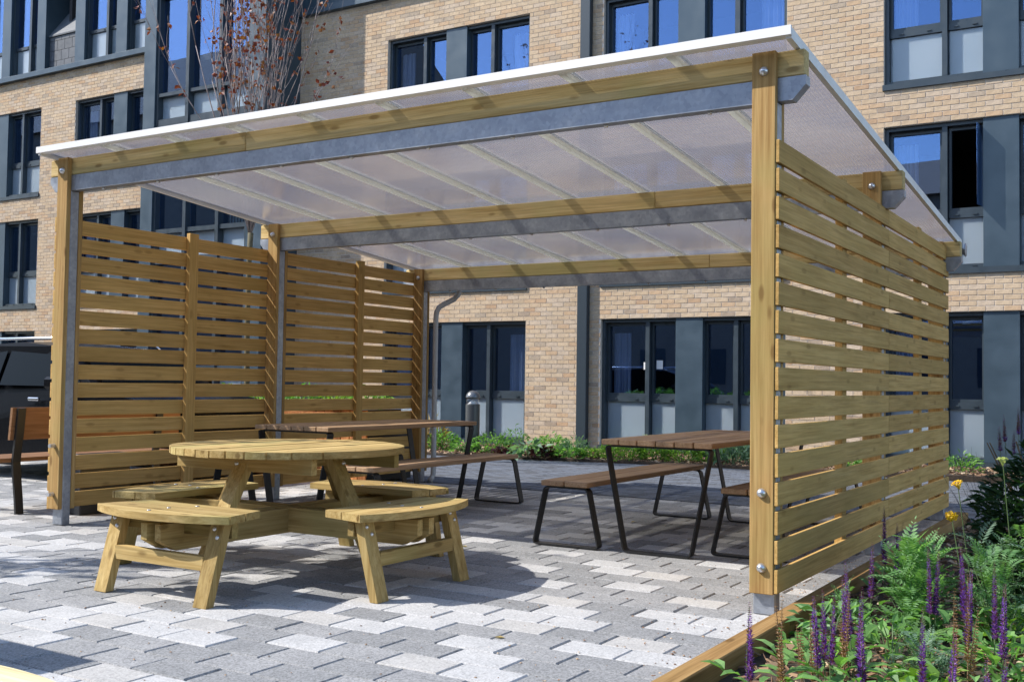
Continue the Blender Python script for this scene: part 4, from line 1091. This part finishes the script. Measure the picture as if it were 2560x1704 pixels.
# greenery in the raised planter and a few fallen leaves
for i, (x, h) in enumerate(((-8.9, .22), (-8.2, .30), (-7.6, .20), (-7.0, .32), (-6.4, .24), (-5.95, .28))):
    clump('planter_plant', ('yellowish tuft at the left end of the raised planter', 'small leaved bush second from the left in the raised planter', 'short green tuft mid planter', 'bushiest green plant in the raised planter', 'loose green plant right of the bushiest one in the planter', 'light green plant at the right end of the raised planter')[i], 'plant', (x, 4.4, .80), h, .22, 220, .08, .4, (LF_LIME, LF_MID)[i % 2], 'plants in the raised planter', None, 5, 90+i)
for i, (x, y, lab) in enumerate(((-2.35, .98, 'small dry brown leaf lying on the shaded pavers near the bench foot'), (-1.98, 2.9, 'brown curled leaf on the pavers by the bench strap'), (-4.2, 7.1, 'orange dead leaf lying on the grey blocks behind'), (-3.9, 6.7, 'second dead leaf close to the orange one on grey blocks'), (-3.02, -.75, 'reddish leaf lying beneath the front curved seat'), (-.75, -1.12, 'dark twig like leaf on the sunlit pavers'))):
    m = MB(); m.add([(-.025, 0, .004), (0, .014, .010), (.028, .002, .006), (0, -.014, .012), (.0, .0, .003)], [(0, 4, 1), (1, 4, 2), (2, 4, 3), (3, 4, 0)])
    o = m.obj('fallen_leaf', LF_RED if i in (2, 4) else LF_DRY, None, (x, y, .0), i*1.3); tag(o, lab, 'leaf', 'fallen leaves on the paving')
# low leafy fill between the flower spikes, each tuft a plant of its own
fill = [(.46, -2.35, 'small leafy tuft by the lower edging corner'), (.70, -1.75, 'leafy tuft under the half faded leaning spike'), (.90, -1.75, 'leafy tuft at the foot of the dried brown spikes'), (1.05, -1.30, 'leafy tuft in the middle of the near bed'), (.80, -.55, 'leafy tuft behind the paired violet spikes'), (1.20, -.35, 'leafy tuft before the golden flower head'), (1.45, -1.55, 'leafy tuft low at the right frame edge'), (1.15, .05, 'leafy tuft below the golden yarrow'), (.55, -.75, 'leafy tuft hard against the edging board'), (1.5, -.25, 'tall leafy tuft before the dark shrub'), (.48, -.28, 'leafy tuft beneath the ferny plant at the edging'), (1.38, -.75, 'leafy tuft right of the leaning violet spikes'), (1.18, -1.85, 'leafy tuft at the bottom centre right of the bed'), (.62, 1.1, 'leafy tuft in front of the far slats')]
for i, (x, y, lab) in enumerate(fill):
    clump('leafy_tuft', lab, 'plant', (x, y, 0), (.15, .19, .12)[i % 3], .15, 60, .08, (.42, .5, .3)[i % 3], (LF_SALV, LF_MID, LF_FERN, LF_LIME)[i % 4] if i % 8 != 3 else LF_MID, 'leafy tufts in the near bed', None, 5, 900+i, .5)
# grit and crumbs of bark strewn on the pavers
r_ = random.Random(77); g = MB()
for _ in range(900):
    x, y = (r_.uniform(-5.2, .18), r_.uniform(-3.2, 3)) if r_.random() < .6 else (.18-abs(r_.gauss(0, .35)), r_.uniform(-2.6, 3))
    a, q_ = r_.uniform(0, 6.28), r_.uniform(.003, .009); c, n_ = Vector((x, y, .0015)), r_.uniform(.3, .9)
    d = Vector((math.cos(a), math.sin(a), 0))*q_; e = Vector((-d.y, d.x, 0))*n_
    g.add([c-d, c+e, c+d, c-e, c+Vector((0, 0, q_*.6))], [(0, 1, 4), (1, 2, 4), (2, 3, 4), (3, 0, 4)])
g.obj('grit', CHIPS, kind='stuff')
